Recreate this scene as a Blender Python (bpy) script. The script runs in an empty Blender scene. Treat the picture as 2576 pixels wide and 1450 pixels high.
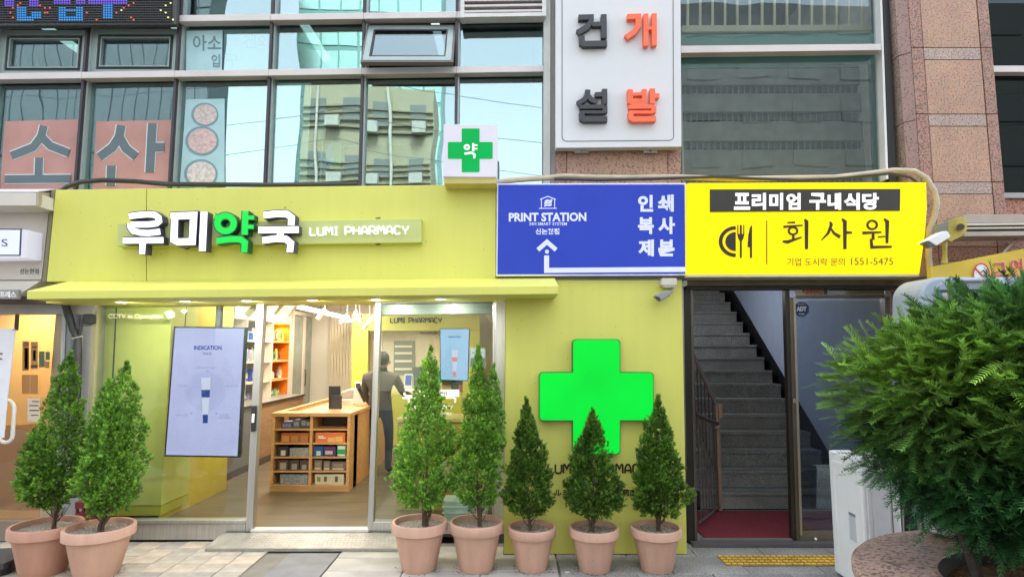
import bpy, math, random
import numpy as np
from mathutils import Vector, Matrix, noise
random.seed(7); np.random.seed(7)
SC = bpy.context.scene
COL = SC.collection
# ---------------------------------------------------------------- camera, world, sun, exposure
F = 1500.0; CX = 1288.0; CY = 725.0; HC = 1.75; D = 5.65
PITCH = math.atan(155 / F); S_, C_ = math.sin(PITCH), math.cos(PITCH)
EXPO = 2.66
cam = bpy.data.cameras.new('camera'); cam.lens = 36 * F / 2576; cam.sensor_width = 36
cam.clip_start = 0.05; cam.clip_end = 2000
camo = bpy.data.objects.new('camera', cam); COL.objects.link(camo)
camo.location = (0, -D, HC); camo.rotation_euler = (math.pi / 2 + PITCH, 0, 0)
SC.camera = camo
SC.view_settings.view_transform = 'Standard'; SC.view_settings.look = 'None'
SC.view_settings.gamma = 1; SC.view_settings.use_curve_mapping = False
SC.view_settings.exposure = EXPO
K = 1.0 / 2 ** EXPO; KL = 2 ** (1.6 - EXPO)
SC.cycles.max_bounces = 8; SC.cycles.transparent_max_bounces = 16; SC.cycles.glossy_bounces = 4
SC.cycles.use_denoising = True; SC.cycles.sample_clamp_indirect = 6; SC.cycles.caustics_reflective = False
wd = bpy.data.worlds.new('World'); SC.world = wd; wd.use_nodes = True
nt = wd.node_tree; nt.nodes.clear()
sky = nt.nodes.new('ShaderNodeTexSky'); sky.sky_type = 'NISHITA'; sky.sun_disc = False
sky.sun_elevation = math.radians(58); sky.sun_rotation = math.radians(20)
sky.dust_density = 3.0; sky.air_density = 1.3
hs = nt.nodes.new('ShaderNodeHueSaturation'); hs.inputs['Saturation'].default_value = 0.32
bg = nt.nodes.new('ShaderNodeBackground'); bg.inputs[1].default_value = 0.14
wo = nt.nodes.new('ShaderNodeOutputWorld')
nt.links.new(sky.outputs[0], hs.inputs['Color']); nt.links.new(hs.outputs[0], bg.inputs[0]); nt.links.new(bg.outputs[0], wo.inputs[0])
sl = bpy.data.lights.new('sun', 'SUN'); sl.energy = 2.0; sl.angle = math.radians(18); sl.color = (1, .965, .92)
so = bpy.data.objects.new('sun', sl); COL.objects.link(so); so.rotation_euler = (math.radians(-32), 0, math.radians(-20)); so.location = (0, -10, 30)

# ---------------------------------------------------------------- helpers
def W(px, py, Y):
    u = (px - CX) / F; v = (CY - py) / F; t = (Y + D) / (C_ - v * S_)
    return Vector((u * t, Y, HC + t * (S_ + v * C_)))
def G(px, py, z=0.0):
    u = (px - CX) / F; v = (CY - py) / F; t = (z - HC) / (S_ + v * C_)
    return Vector((u * t, t * (C_ - v * S_) - D, z))
def ZL(py, Y): return W(CX, py, Y).z
ORI = {}
MATS = {}
def mat(name, col, rough=.6, metal=0, var=.06, vscale=8, bump=0, bscale=60, spec=.5, emit=0, stretch=None, col2=None, thr=None, coat=0, dirt=0, attr=False, streak=0):
    """principled material, base colour varied by noise; col2+thr: speckle of a second colour"""
    if name in MATS: return MATS[name]
    m = bpy.data.materials.new(name); m.use_nodes = True; MATS[name] = m
    N = m.node_tree.nodes; L = m.node_tree.links; p = N['Principled BSDF']
    c = (*col, 1)
    p.inputs['Roughness'].default_value = rough; p.inputs['Metallic'].default_value = metal
    p.inputs['Specular IOR Level'].default_value = spec
    if coat: p.inputs['Coat Weight'].default_value = coat
    tc = N.new('ShaderNodeTexCoord'); vec = tc.outputs['Object']
    if stretch:
        mp = N.new('ShaderNodeMapping'); mp.inputs['Scale'].default_value = stretch; L.new(vec, mp.inputs[0]); vec = mp.outputs[0]
    cs = None
    def noise_(sc, det=4):
        n = N.new('ShaderNodeTexNoise'); n.inputs['Scale'].default_value = sc; n.inputs['Detail'].default_value = det; L.new(vec, n.inputs[0]); return n
    def mul(a, fac, lo, hi):
        mr = N.new('ShaderNodeMapRange'); mr.inputs['From Min'].default_value = .3; mr.inputs['From Max'].default_value = .7
        mr.inputs['To Min'].default_value = lo; mr.inputs['To Max'].default_value = hi; L.new(fac, mr.inputs[0])
        mx = N.new('ShaderNodeMix'); mx.data_type = 'RGBA'; mx.blend_type = 'MULTIPLY'; mx.inputs[0].default_value = 1
        if isinstance(a, tuple): mx.inputs[6].default_value = a
        else: L.new(a, mx.inputs[6])
        cb = N.new('ShaderNodeCombineColor')
        for i in range(3): L.new(mr.outputs[0], cb.inputs[i])
        L.new(cb.outputs[0], mx.inputs[7]); return mx.outputs[2]
    src = c
    if col2 is not None:
        n = N.new('ShaderNodeTexVoronoi'); n.inputs['Scale'].default_value = thr[0]; n.feature = 'F1'; L.new(vec, n.inputs[0])
        n2 = noise_(thr[0] * .9, 3)
        rp = N.new('ShaderNodeValToRGB'); rp.color_ramp.elements[0].position = thr[1]; rp.color_ramp.elements[1].position = thr[1] + .08
        rp.color_ramp.elements[0].color = (*col2, 1); rp.color_ramp.elements[1].color = c
        L.new(n2.outputs[0], rp.inputs[0]); src = rp.outputs[0]
        if len(thr) > 2:
            mx = N.new('ShaderNodeMix'); mx.data_type = 'RGBA'; mx.inputs[0].default_value = thr[2]
            L.new(n.outputs['Color'], mx.inputs[7]); L.new(src, mx.inputs[6]); mx.blend_type = 'OVERLAY'; src = mx.outputs[2]
    if attr:
        at = N.new('ShaderNodeAttribute'); at.attribute_name = 'tint'
        mx = N.new('ShaderNodeMix'); mx.data_type = 'RGBA'; mx.blend_type = 'MULTIPLY'; mx.inputs[0].default_value = 1
        mx.inputs[6].default_value = c; L.new(at.outputs['Color'], mx.inputs[7]); src = mx.outputs[2]
    if var: src = mul(src, noise_(vscale).outputs[0], 1 - var, 1 + var)
    if dirt: src = mul(src, noise_(1.7, 8).outputs[0], 1 - dirt, 1 + dirt * .25)
    if streak:
        mp = N.new('ShaderNodeMapping'); mp.inputs['Scale'].default_value = (9, 9, .55); L.new(tc.outputs['Object'], mp.inputs[0])
        n = N.new('ShaderNodeTexNoise'); n.inputs['Scale'].default_value = 1.6; n.inputs['Detail'].default_value = 6; L.new(mp.outputs[0], n.inputs[0])
        src = mul(src, n.outputs[0], 1 - streak, 1 + streak * .3)
        n = N.new('ShaderNodeTexNoise'); n.inputs['Scale'].default_value = 38; n.inputs['Detail'].default_value = 2; L.new(tc.outputs['Object'], n.inputs[0])
        rp = N.new('ShaderNodeValToRGB'); rp.color_ramp.elements[0].position = .22; rp.color_ramp.elements[1].position = .27; rp.color_ramp.elements[0].color = (.45, .42, .38, 1)
        L.new(n.outputs[0], rp.inputs[0]); mx = N.new('ShaderNodeMix'); mx.data_type = 'RGBA'; mx.blend_type = 'MULTIPLY'; mx.inputs[0].default_value = 1
        L.new(src, mx.inputs[6]); L.new(rp.outputs[0], mx.inputs[7]); src = mx.outputs[2]
    if isinstance(src, tuple): p.inputs['Base Color'].default_value = src
    else: L.new(src, p.inputs['Base Color'])
    if bump:
        b = N.new('ShaderNodeBump'); b.inputs['Strength'].default_value = bump; b.inputs['Distance'].default_value = .01
        L.new(noise_(bscale).outputs[0], b.inputs['Height']); L.new(b.outputs[0], p.inputs['Normal'])
    if emit:
        p.inputs['Emission Strength'].default_value = emit * K
        if isinstance(src, tuple): p.inputs['Emission Color'].default_value = src
        else: L.new(src, p.inputs['Emission Color'])
    return m
def lit(name, col, s=1.0, base=.3):
    """self-lit surface: s=1 shows COL as it is"""
    if name in MATS: return MATS[name]
    m = bpy.data.materials.new(name); m.use_nodes = True; MATS[name] = m
    p = m.node_tree.nodes['Principled BSDF']
    p.inputs['Base Color'].default_value = (col[0] * base, col[1] * base, col[2] * base, 1); p.inputs['Roughness'].default_value = .6; p.inputs['Specular IOR Level'].default_value = .15
    p.inputs['Emission Color'].default_value = (*col, 1); p.inputs['Emission Strength'].default_value = s * K
    if s <= 1.2:     # real light boxes are never quite even
        N = m.node_tree.nodes; L = m.node_tree.links
        tc = N.new('ShaderNodeTexCoord'); n = N.new('ShaderNodeTexNoise'); n.inputs['Scale'].default_value = 2.2; n.inputs['Detail'].default_value = 3
        mr = N.new('ShaderNodeMapRange'); mr.inputs['From Min'].default_value = .3; mr.inputs['From Max'].default_value = .7; mr.inputs['To Min'].default_value = s * K * .88; mr.inputs['To Max'].default_value = s * K * 1.05
        L.new(tc.outputs['Object'], n.inputs[0]); L.new(n.outputs[0], mr.inputs[0]); L.new(mr.outputs[0], p.inputs['Emission Strength'])
    return m
def glass(name, tint, refl, wob=0.0, wscale=1.5, rough=.0, fres=True):
    if name in MATS: return MATS[name]
    m = bpy.data.materials.new(name); m.use_nodes = True; MATS[name] = m
    N = m.node_tree.nodes; L = m.node_tree.links; N.clear()
    o = N.new('ShaderNodeOutputMaterial'); t = N.new('ShaderNodeBsdfTransparent'); g = N.new('ShaderNodeBsdfGlossy'); x = N.new('ShaderNodeMixShader')
    t.inputs[0].default_value = (*tint, 1); g.inputs['Roughness'].default_value = rough; g.inputs[0].default_value = (.70, .85, .88, 1)
    if fres:
        lw = N.new('ShaderNodeLayerWeight'); lw.inputs[0].default_value = .5
        pw = N.new('ShaderNodeMath'); pw.operation = 'POWER'; pw.inputs[1].default_value = 5; L.new(lw.outputs['Facing'], pw.inputs[0])
        mr = N.new('ShaderNodeMapRange'); mr.inputs[3].default_value = refl; mr.inputs[4].default_value = 1; L.new(pw.outputs[0], mr.inputs[0])
        L.new(mr.outputs[0], x.inputs[0])
    else: x.inputs[0].default_value = refl
    L.new(t.outputs[0], x.inputs[1]); L.new(g.outputs[0], x.inputs[2]); L.new(x.outputs[0], o.inputs[0])
    if wob:
        tc = N.new('ShaderNodeTexCoord'); n = N.new('ShaderNodeTexNoise'); n.inputs['Scale'].default_value = wscale; n.inputs['Detail'].default_value = 1
        b = N.new('ShaderNodeBump'); b.inputs['Strength'].default_value = 1; b.inputs['Distance'].default_value = wob
        L.new(tc.outputs['Object'], n.inputs[0]); L.new(n.outputs[0], b.inputs['Height']); L.new(b.outputs[0], g.inputs['Normal'])
    return m

def props(o, label=None, cat=None, group=None, kind=None):
    for k, v in (('label', label), ('category', cat), ('group', group), ('kind', kind)):
        if v: o[k] = v
    return o
def thing(name, label, cat, loc=(0, 0, 0), group=None, kind=None):
    o = bpy.data.objects.new(name, None); COL.objects.link(o); o.location = loc; o.empty_display_size = .1
    ORI[o] = Vector(loc); return props(o, label, cat, group, kind)

class MB:
    def __init__(s, xf=None): s.v = []; s.f = []; s.xf = xf
    def add(s, vs, fs):
        b = len(s.v)
        s.v += [(s.xf @ Vector(v)) if s.xf else Vector(v) for v in vs]
        s.f += [tuple(i + b for i in f) for f in fs]; return s
    def box(s, x0, x1, y0, y1, z0, z1):
        v = [(x, y, z) for z in (z0, z1) for y in (y0, y1) for x in (x0, x1)]
        return s.add(v, [(0, 2, 3, 1), (4, 5, 7, 6), (0, 1, 5, 4), (2, 6, 7, 3), (0, 4, 6, 2), (1, 3, 7, 5)])
    def hexa(s, a, b):
        """a: 4 points (loop), b: 4 matching points"""
        n = len(a); return s.add(list(a) + list(b), [tuple(range(n - 1, -1, -1)), tuple(range(n, 2 * n))] + [(i, (i + 1) % n, n + (i + 1) % n, n + i) for i in range(n)])
    def px(s, pts, Y, dep):
        """polygon in picture points unprojected on plane Y, given depth behind"""
        a = [W(x, y, Y) for x, y in pts]; o = Vector((0, dep, 0))
        return s.hexa(a, [p + o for p in a])
    def rect(s, x0, y0, x1, y1, Y, dep): return s.px([(x0, y0), (x1, y0), (x1, y1), (x0, y1)], Y, dep)
    def ribbon(s, pts, w, Y, dep, closed=False, world=False):
        """stroke of width w along picture points, front at Y"""
        n = len(pts); Lp = []; Rp = []
        P = [Vector((p[0], p[1])) for p in pts]
        for i in range(n):
            a = P[(i - 1) % n] if (closed or i > 0) else None; c = P[(i + 1) % n] if (closed or i < n - 1) else None; b = P[i]
            d1 = (b - a).normalized() if a is not None else (c - b).normalized()
            d2 = (c - b).normalized() if c is not None else d1
            n1 = Vector((-d1.y, d1.x)); n2 = Vector((-d2.y, d2.x)); m = (n1 + n2)
            m = m.normalized() if m.length > 1e-6 else n1
            k = min(1 / max(m.dot(n1), .35), 2.2); ww = w[i] if isinstance(w, (list, tuple)) else w
            Lp.append(b + m * (ww / 2 * k)); Rp.append(b - m * (ww / 2 * k))
        f = (lambda q, y: Vector((q.x, y, q.y))) if world else (lambda q, y: W(q.x, q.y, Y) + Vector((0, y - Y, 0)))
        vs = [f(q, Y) for q in Lp] + [f(q, Y) for q in Rp] + [f(q, Y + dep) for q in Lp] + [f(q, Y + dep) for q in Rp]
        fs = []; m_ = n if closed else n - 1
        for i in range(m_):
            j = (i + 1) % n
            fs += [(i, j, n + j, n + i), (2 * n + j, 2 * n + i, 3 * n + i, 3 * n + j), (i, 2 * n + i, 2 * n + j, j), (n + i, n + j, 3 * n + j, 3 * n + i)]
        if not closed: fs += [(0, n, 3 * n, 2 * n), (n - 1, 3 * n - 1, 4 * n - 1, 2 * n - 1)]
        return s.add(vs, fs)
    def tube(s, pts, r, n=8, cap=True):
        pts = [Vector(p) for p in pts]; vs = []; fs = []; m = len(pts); up = None
        for i, p in enumerate(pts):
            d = ((pts[min(i + 1, m - 1)] - pts[max(i - 1, 0)])).normalized()
            if up is None: up = d.cross(Vector((.13, .31, .94))).normalized()
            a = (up - d * up.dot(d)).normalized(); up = a; b = d.cross(a); rr = r[i] if isinstance(r, (list, tuple)) else r
            vs += [p + (a * math.cos(2 * math.pi * k / n) + b * math.sin(2 * math.pi * k / n)) * rr for k in range(n)]
        for i in range(m - 1): fs += [(i * n + k, i * n + (k + 1) % n, (i + 1) * n + (k + 1) % n, (i + 1) * n + k) for k in range(n)]
        if cap: fs += [tuple(range(n - 1, -1, -1)), tuple((m - 1) * n + k for k in range(n))]
        return s.add(vs, fs)
    def lathe(s, prof, c, n=32, cap=False, jit=0):
        c = Vector(c); vs = []; fs = []; m = len(prof)
        for r, z in prof: vs += [c + Vector((r * math.cos(2 * math.pi * k / n), r * math.sin(2 * math.pi * k / n), z)) for k in range(n)]
        for i in range(m - 1): fs += [(i * n + k, i * n + (k + 1) % n, (i + 1) * n + (k + 1) % n, (i + 1) * n + k) for k in range(n)]
        if cap: fs += [tuple(range(n - 1, -1, -1)), tuple((m - 1) * n + k for k in range(n))]
        return s.add(vs, fs)
    def disc(s, c, r, Y, dep, n=20, ry=None):
        """round plate in picture coords"""
        return s.px([(c[0] + r * math.cos(2 * math.pi * k / n), c[1] + (ry or r) * math.sin(2 * math.pi * k / n)) for k in range(n)], Y, dep)
    def ball(s, c, r, n=10, sz=1.0):
        c = Vector(c); return s.lathe([(max(1e-4, r * math.sin(math.pi * i / n)), -r * sz * math.cos(math.pi * i / n)) for i in range(n + 1)], c, n * 2 - 4)
    def build(s, name, m, parent=None, label=None, cat=None, group=None, kind=None, smooth=False, bevel=0, orig=None):
        me = bpy.data.meshes.new(name)
        if parent is not None: o0 = ORI[parent]
        elif orig is not None: o0 = Vector(orig)
        else:
            xs = [v.x for v in s.v]; ys = [v.y for v in s.v]; zs = [v.z for v in s.v]
            o0 = Vector(((min(xs) + max(xs)) / 2, (min(ys) + max(ys)) / 2, min(zs)))
        me.from_pydata([v - o0 for v in s.v], [], s.f)
        import bmesh
        bm = bmesh.new(); bm.from_mesh(me); bmesh.ops.recalc_face_normals(bm, faces=bm.faces); bm.to_mesh(me); bm.free()
        if smooth: me.polygons.foreach_set('use_smooth', [True] * len(me.polygons))
        me.materials.append(m)
        o = bpy.data.objects.new(name, me); COL.objects.link(o); ORI[o] = o0
        if parent is not None: o.parent = parent
        else: o.location = o0
        if bevel:
            b = o.modifiers.new('bevel', 'BEVEL'); b.width = bevel; b.segments = 2; b.limit_method = 'ANGLE'; b.angle_limit = math.radians(40)
        if smooth and not bevel:
            me.set_sharp_from_angle(angle=math.radians(45))
        return props(o, label, cat, group, kind)
def arc(cx, cy, rx, ry, a0, a1, n=12): return [(cx + rx * math.cos(math.radians(a0 + (a1 - a0) * i / n)), cy + ry * math.sin(math.radians(a0 + (a1 - a0) * i / n))) for i in range(n + 1)]
def rrect(x0, y0, x1, y1, r, n=5): return arc(x1 - r, y0 + r, r, r, -90, 0, n) + arc(x1 - r, y1 - r, r, r, 0, 90, n) + arc(x0 + r, y1 - r, r, r, 90, 180, n) + arc(x0 + r, y0 + r, r, r, 180, 270, n)

TX = {}
def glyphs(s, bold):
    if (s, bold) in TX: return TX[(s, bold)]
    cu = bpy.data.curves.new('t', 'FONT'); cu.body = s; cu.offset = bold; cu.extrude = .5; cu.resolution_u = 3; cu.size = 1
    ob = bpy.data.objects.new('t', cu); COL.objects.link(ob); dg = bpy.context.evaluated_depsgraph_get()
    me = bpy.data.meshes.new_from_object(ob.evaluated_get(dg))
    v = np.array([tuple(q.co) for q in me.vertices]); f = [tuple(p.vertices) for p in me.polygons]
    bpy.data.objects.remove(ob); bpy.data.curves.remove(cu); bpy.data.meshes.remove(me)
    TX[(s, bold)] = (v, f); return v, f
def text(s, x0, y0, x1, y1, Y, m, parent, bold=.0, dep=.004, name='lettering', tilt=0, lean=0, mirror=False, map3=None):
    """lettering that fills the picture box; tilt: pixels the right end is lower"""
    v, f = glyphs(s, bold)
    lo = v.min(0); hi = v.max(0); sp = np.maximum(hi - lo, 1e-6)
    mb = MB(); vs = []
    for q in v:
        a = (q[0] - lo[0]) / sp[0]; b = (q[1] - lo[1]) / sp[1]; c = (q[2] - lo[2]) / sp[2]
        if mirror: a = 1 - a
        if map3: vs.append(map3(a, b, c)); continue
        p = W(x0 + a * (x1 - x0) + lean * b, y1 + b * (y0 - y1) + tilt * a, Y); p.y += (1 - c) * dep; vs.append(p)
    mb.add(vs, f)
    me = bpy.data.meshes.new(name); o0 = ORI[parent]
    me.from_pydata([p - o0 for p in mb.v], [], mb.f); me.materials.append(m)
    o = bpy.data.objects.new(name, me); COL.objects.link(o); o.parent = parent; ORI[o] = o0
    return o
SG = {'L': [[(0, 1), (0, .12), (.1, 0), (.8, 0)]], 'U': [[(0, 1), (0, .2), (.18, 0), (.72, 0), (.9, .2), (.9, 1)]],
      'M': [[(0, 0), (0, .92), (.12, 1), (.24, .92), (.5, .5), (.76, .92), (.88, 1), (1, .92), (1, 0)]], 'I': [[(.25, 1), (.25, 0)], [(.05, 1), (.45, 1)], [(.05, 0), (.45, 0)]],
      'P': [[(0, 0), (0, 1), (.65, 1), (.85, .82), (.85, .55), (.65, .38), (.02, .38)]], 'H': [[(0, 0), (0, 1)], [(.85, 0), (.85, 1)], [(0, .5), (.85, .5)]],
      'A': [[(0, 0), (.05, .6), (.3, .98), (.6, .98), (.85, .6), (.9, 0)], [(.05, .33), (.88, .33)]],
      'R': [[(0, 0), (0, 1), (.65, 1), (.85, .82), (.85, .58), (.65, .42), (.02, .42)], [(.45, .42), (.88, 0)]],
      'C': [[(.85, .82), (.65, 1), (.2, 1), (0, .8), (0, .2), (.2, 0), (.65, 0), (.85, .18)]], 'Y': [[(0, 1), (.05, .7), (.42, .42), (.8, .7), (.85, 1)], [(.42, .42), (.42, 0)]],
      'S': [[(.8, .85), (.6, 1), (.2, 1), (0, .85), (0, .62), (.2, .52), (.65, .48), (.85, .36), (.85, .16), (.65, 0), (.2, 0), (0, .15)]]}
GW = {'I': .5, 'M': 1.0, 'L': .8, ' ': .5}
def stroke_text(s, x0, y0, x1, y1, Y, m, parent, w, dep=.004, tilt=0, name='lettering'):
    gap = .32; tot = sum(GW.get(c, .88) + gap for c in s) - gap; sx = (x1 - x0) / tot; x = 0; mb = MB(); k = 0
    for c in s:
        for st in SG.get(c, []):
            mb.ribbon([(x0 + (x + p[0]) * sx, y1 + (y0 - y1) * p[1] + tilt * (x / tot)) for p in st], w, Y - .0004 * (k % 3), dep); k += 1
        x += GW.get(c, .88) + gap
    return mb.build(name, m, parent)
# ---------------------------------------------------------------- materials
LIME = mat('lime_paint', (.67, .66, .135), .5, var=.02, vscale=1.2, dirt=.04, streak=.03)
LIMEIN = mat('lime_laminate', (.50, .50, .08), .35, var=.03, vscale=2)
SUS = mat('stainless_steel', (.52, .52, .51), .32, .85, var=.12, vscale=3, stretch=(30, 30, .6))
SUSD = mat('brown_steel', (.16, .135, .11), .3, .8, var=.15, vscale=3, stretch=(20, 20, .5))
ALU = mat('pale_aluminium', (.60, .545, .53), .5, .15, var=.06, vscale=2, dirt=.12)
MUL = mat('dark_mullion', (.05, .042, .05), .45, .3, var=.1)
MULG = mat('mullion_grey', (.42, .48, .47), .4, .2)
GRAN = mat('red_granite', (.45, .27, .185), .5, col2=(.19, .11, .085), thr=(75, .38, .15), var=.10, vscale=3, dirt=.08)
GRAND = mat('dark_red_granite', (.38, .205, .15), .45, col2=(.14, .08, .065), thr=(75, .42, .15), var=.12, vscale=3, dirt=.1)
GRANG = mat('pink_grey_granite', (.41, .31, .26), .5, col2=(.17, .11, .10), thr=(80, .4, .15), var=.1, vscale=3)
DARK = mat('dark_void', (.02, .02, .022), .7)
BLK = mat('black_plastic', (.02, .02, .022), .4)
WHT = mat('white_paint', (.78, .78, .78), .45, var=.02)
GREYD = mat('dark_grey_metal', (.10, .10, .105), .5, .2, var=.15)
# ---------------------------------------------------------------- ground
ground = MB().box(-60, 60, -45, 12, -.35, -.06).build('ground', mat('asphalt', (.055, .055, .057), .85, var=.2, vscale=30, bump=.4, bscale=200), kind='structure')
paveM = [mat('paver_beige', (.43, .39, .33), .8, var=.14, vscale=9, bump=.3, bscale=120, dirt=.22), mat('paver_warm', (.49, .42, .345), .8, var=.14, vscale=9, bump=.3, bscale=120, dirt=.2),
         mat('paver_grey', (.37, .345, .31), .8, var=.16, vscale=9, bump=.3, bscale=120, dirt=.25)]
slabD = mat('slab_dark', (.20, .20, .205), .75, var=.12, vscale=6, bump=.25, bscale=150, dirt=.15)
slabL = mat('slab_light', (.42, .40, .365), .75, var=.12, vscale=5, bump=.25, bscale=150, dirt=.22)
slabG = mat('slab_grey_granite', (.31, .30, .285), .7, col2=(.17, .165, .16), thr=(90, .42), var=.14, vscale=3, dirt=.2)
pave = MB().box(-8, 9, -4.9, .05, -.059, -.016).build('pavement', mat('joint_sand', (.20, .185, .16), .95, var=.15, bump=.3), kind='structure')
def stone_mesh(w, d, j=.003, h=.02):
    mb = MB(); c = .004
    a = [(-w / 2 + j, -d / 2 + j), (w / 2 - j, -d / 2 + j), (w / 2 - j, d / 2 - j), (-w / 2 + j, d / 2 - j)]
    b = [(x * (1 - 2 * c / w), y * (1 - 2 * c / d)) for x, y in a]
    vs = [(x, y, -h) for x, y in a] + [(x, y, -c) for x, y in a] + [(x, y, 0) for x, y in b]
    fs = [(8, 9, 10, 11)]
    for i in range(4): k = (i + 1) % 4; fs += [(i, k, 4 + k, 4 + i), (4 + i, 4 + k, 8 + k, 8 + i)]
    return vs, fs
def stone_set(name, w, d, mats):
    out = []
    vs, fs = stone_mesh(w, d)
    for m in mats:
        me = bpy.data.meshes.new(name); me.from_pydata(vs, [], fs); me.materials.append(m); out.append(me)
    return out
def lay(name, me, x, y, z=0):
    o = bpy.data.objects.new(name, me); COL.objects.link(o); o.parent = pave; o.location = Vector((x, y, z)) - ORI[pave]
    o.rotation_euler = (random.uniform(-.006, .006), random.uniform(-.006, .006), random.uniform(-.006, .006)); return o
pm = stone_set('paver', .21, .19, paveM)
y = .05 - .095
row = 0
while y > -1.35:
    x = -5.6
    while x < -2.04: lay('paver', pm[random.choices([0, 1, 2], [5, 3, 3])[0]], x, y, random.uniform(-.003, .002)); x += .21
    y -= .19; row += 1
for i, yy in enumerate((-.55, -1.15)): lay('slab', stone_set('slab', .44, .59, [slabD])[0], -1.715, yy + (.0 if i else .0))
sl_ = stone_set('slab', .62, .30, [slabL, slabG])
for r in range(5):
    for c in range(3): lay('slab', sl_[0], -1.49 + .31 + c * .62 - (.31 if r % 2 else 0) + (.31 if r % 2 else 0), -.33 - r * .30 + .1, random.uniform(-.002, .001))
sg_ = stone_set('slab', .60, .40, [slabG])
for r in range(4):
    for c in range(8): lay('slab', sg_[0], .37 + .31 + c * .60 + (.3 if r % 2 else 0), -.15 - r * .40, random.uniform(-.002, .001))
lay('slab', stone_set('slab', .3, .4, [slabG])[0], .53, -.55)
lay('slab', stone_set('slab', .3, .4, [slabG])[0], .53, -1.35)
# yellow tactile strip
tac = MB(); a = G(1822, 1423); b = G(2110, 1398)
tx0, tx1, ty0, ty1 = 1.83, 2.85, -.56, -.27
ty0 = G(1900, 1423).y; ty1 = G(1900, 1397).y; tx0 = G(1815, 1410).x
TAC = mat('tactile_yellow', (.85, .52, .045), .6, var=.2, vscale=12, dirt=.25); TACB = mat('tactile_base', (.30, .20, .06), .8, var=.3, vscale=12, dirt=.3)
tt = thing('tactile_paving', 'worn yellow tactile paving strip on the grey slabs before the stair entrance', 'tactile paving', (tx0, ty0, .001))
for k in range(4):
    MB().box(tx0 + k * .3 + .002, tx0 + (k + 1) * .3 - .002, ty0, ty1, .001, .007).build('tile', TACB, tt, bevel=.001)
mb = MB()
for k in range(4):
    for i in range(6):
        for j in range(4):
            cx = tx0 + k * .3 + .025 + i * .05; cy = ty0 + (ty1 - ty0) * (j + .5) / 4; mb.box(cx - .019, cx + .019, cy - .012, cy + .012, .0068, .014)
mb.build('raised_bars', TAC, tt, kind='stuff', bevel=.002)
# litter on the pavement
LIT = mat('litter_white', (.7, .7, .68), .8)
for (px, py, lb) in ((2000, 1414, 0), (1421, 1439, 1)):
    p = G(px if lb else 1998, py); 
    MB().hexa([p + Vector((0, 0, .001)), p + Vector((.035, .003, .001)), p + Vector((.04, .012, .001)), p + Vector((.004, .01, .001))], [p + Vector((0, 0, .006)), p + Vector((.035, .003, .006)), p + Vector((.04, .012, .006)), p + Vector((.004, .01, .006))]).build(
        'paper_scrap', LIT, label='tiny white paper scrap lying on the grey slabs ' + ('between two small pots' if lb else 'beside the tactile strip'), cat='litter') if lb else None

# ---------------------------------------------------------------- building body
bw = thing('building', 'office building with glass curtain walls and red granite pillars above the shops', 'building', (0, .1, 0))
# opaque backing around the openings (spandrels, slabs, party walls)
CON = mat('interior_plaster', (.42, .42, .40), .8, var=.05)
DCON = mat('dark_plaster', (.10, .105, .11), .8, var=.1)
B = MB()
B.box(-9, .42, .22, 7, 3.02, 3.22)            # slab between shop and first floor
B.box(-9, .42, .25, 7, 6.2, 6.4)
B.box(-9, .42, 7.0, 7.1, 3.22, 6.2)
B.box(.33, .42, .25, 7, 3.22, 6.2); B.box(-9.1, -9.0, .22, 7, 3.22, 6.2)
B.build('floor_slab', DCON, bw)
MB().box(-9, 9, .3, 9, 6.4, 12).build('upper_body', DCON, bw)
# curtain wall, left of the white sign
GY = .14
GC = glass('coated_glass', (.66, .82, .78), .25, wob=.004, wscale=1.1, fres=False)
GC2 = glass('coated_glass_dull', (.74, .89, .85), .22, wob=.004, wscale=1.3, fres=False)
GC3 = glass('coated_glass_flat', (.68, .82, .79), .28, wob=.002, wscale=.8, fres=False)
cw = thing('curtain_wall', 'blue-green glass curtain wall with pale aluminium transoms above the lime shop sign', 'glass wall', (W(690, 465, GY).x, GY, W(690, 465, GY).z))
mx = [W(p, 203, GY).x for p in (-4, 226, 455, 687, 918, 1151)]; mx.append(W(1385, 190, GY).x)
mx.insert(0, mx[0] - .9)
zb = ZL(482, GY)
def tilt(py, x):   # transoms climb slightly to the right in the picture
    return py
tA = (205, 186); tB = (68, 50)     # centre lines left and right
def line(t, px): return t[0] + (t[1] - t[0]) * px / 1375
rows = []
for nm, t, hw in (('A', tA, 8.5), ('B', tB, 8)):
    pass
def zline(t, x, Y=GY):
    # world z of a transom centre at world x
    lo, hi = -200, 1600
    px = CX + x / (Y + D) * F
    return W(px, line(t, px), Y).z
for t in (tA, tB):
    # transom pieces, one per bay pair so joints show
    for i in range(len(mx) - 1):
        x0, x1 = mx[i], mx[i + 1] - .002
        if i == len(mx) - 2: x1 = W(1366, 190, GY).x
        h = .033
        z0, z1 = zline(t, x0), zline(t, x1)
        MB().hexa([(x0, .02, z0 - h), (x0, .02, z0 + h), (x0, .12, z0 + h), (x0, .12, z0 - h)], [(x1, .02, z1 - h), (x1, .02, z1 + h), (x1, .12, z1 + h), (x1, .12, z1 - h)]).build('transom', ALU, cw, bevel=.003)
zr = [lambda x: zb, lambda x: zline(tA, x), lambda x: zline(tB, x), lambda x: 6.4]
for i, x in enumerate(mx[1:-1]):
    m_ = MB().box(x - .018, x + .006, .05, .2, zb, 6.3); m_.build('mullion', MUL, cw)
    MB().box(x + .007, x + .022, .09, .2, zb, 6.3).build('mullion_trim', MULG, cw)
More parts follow.
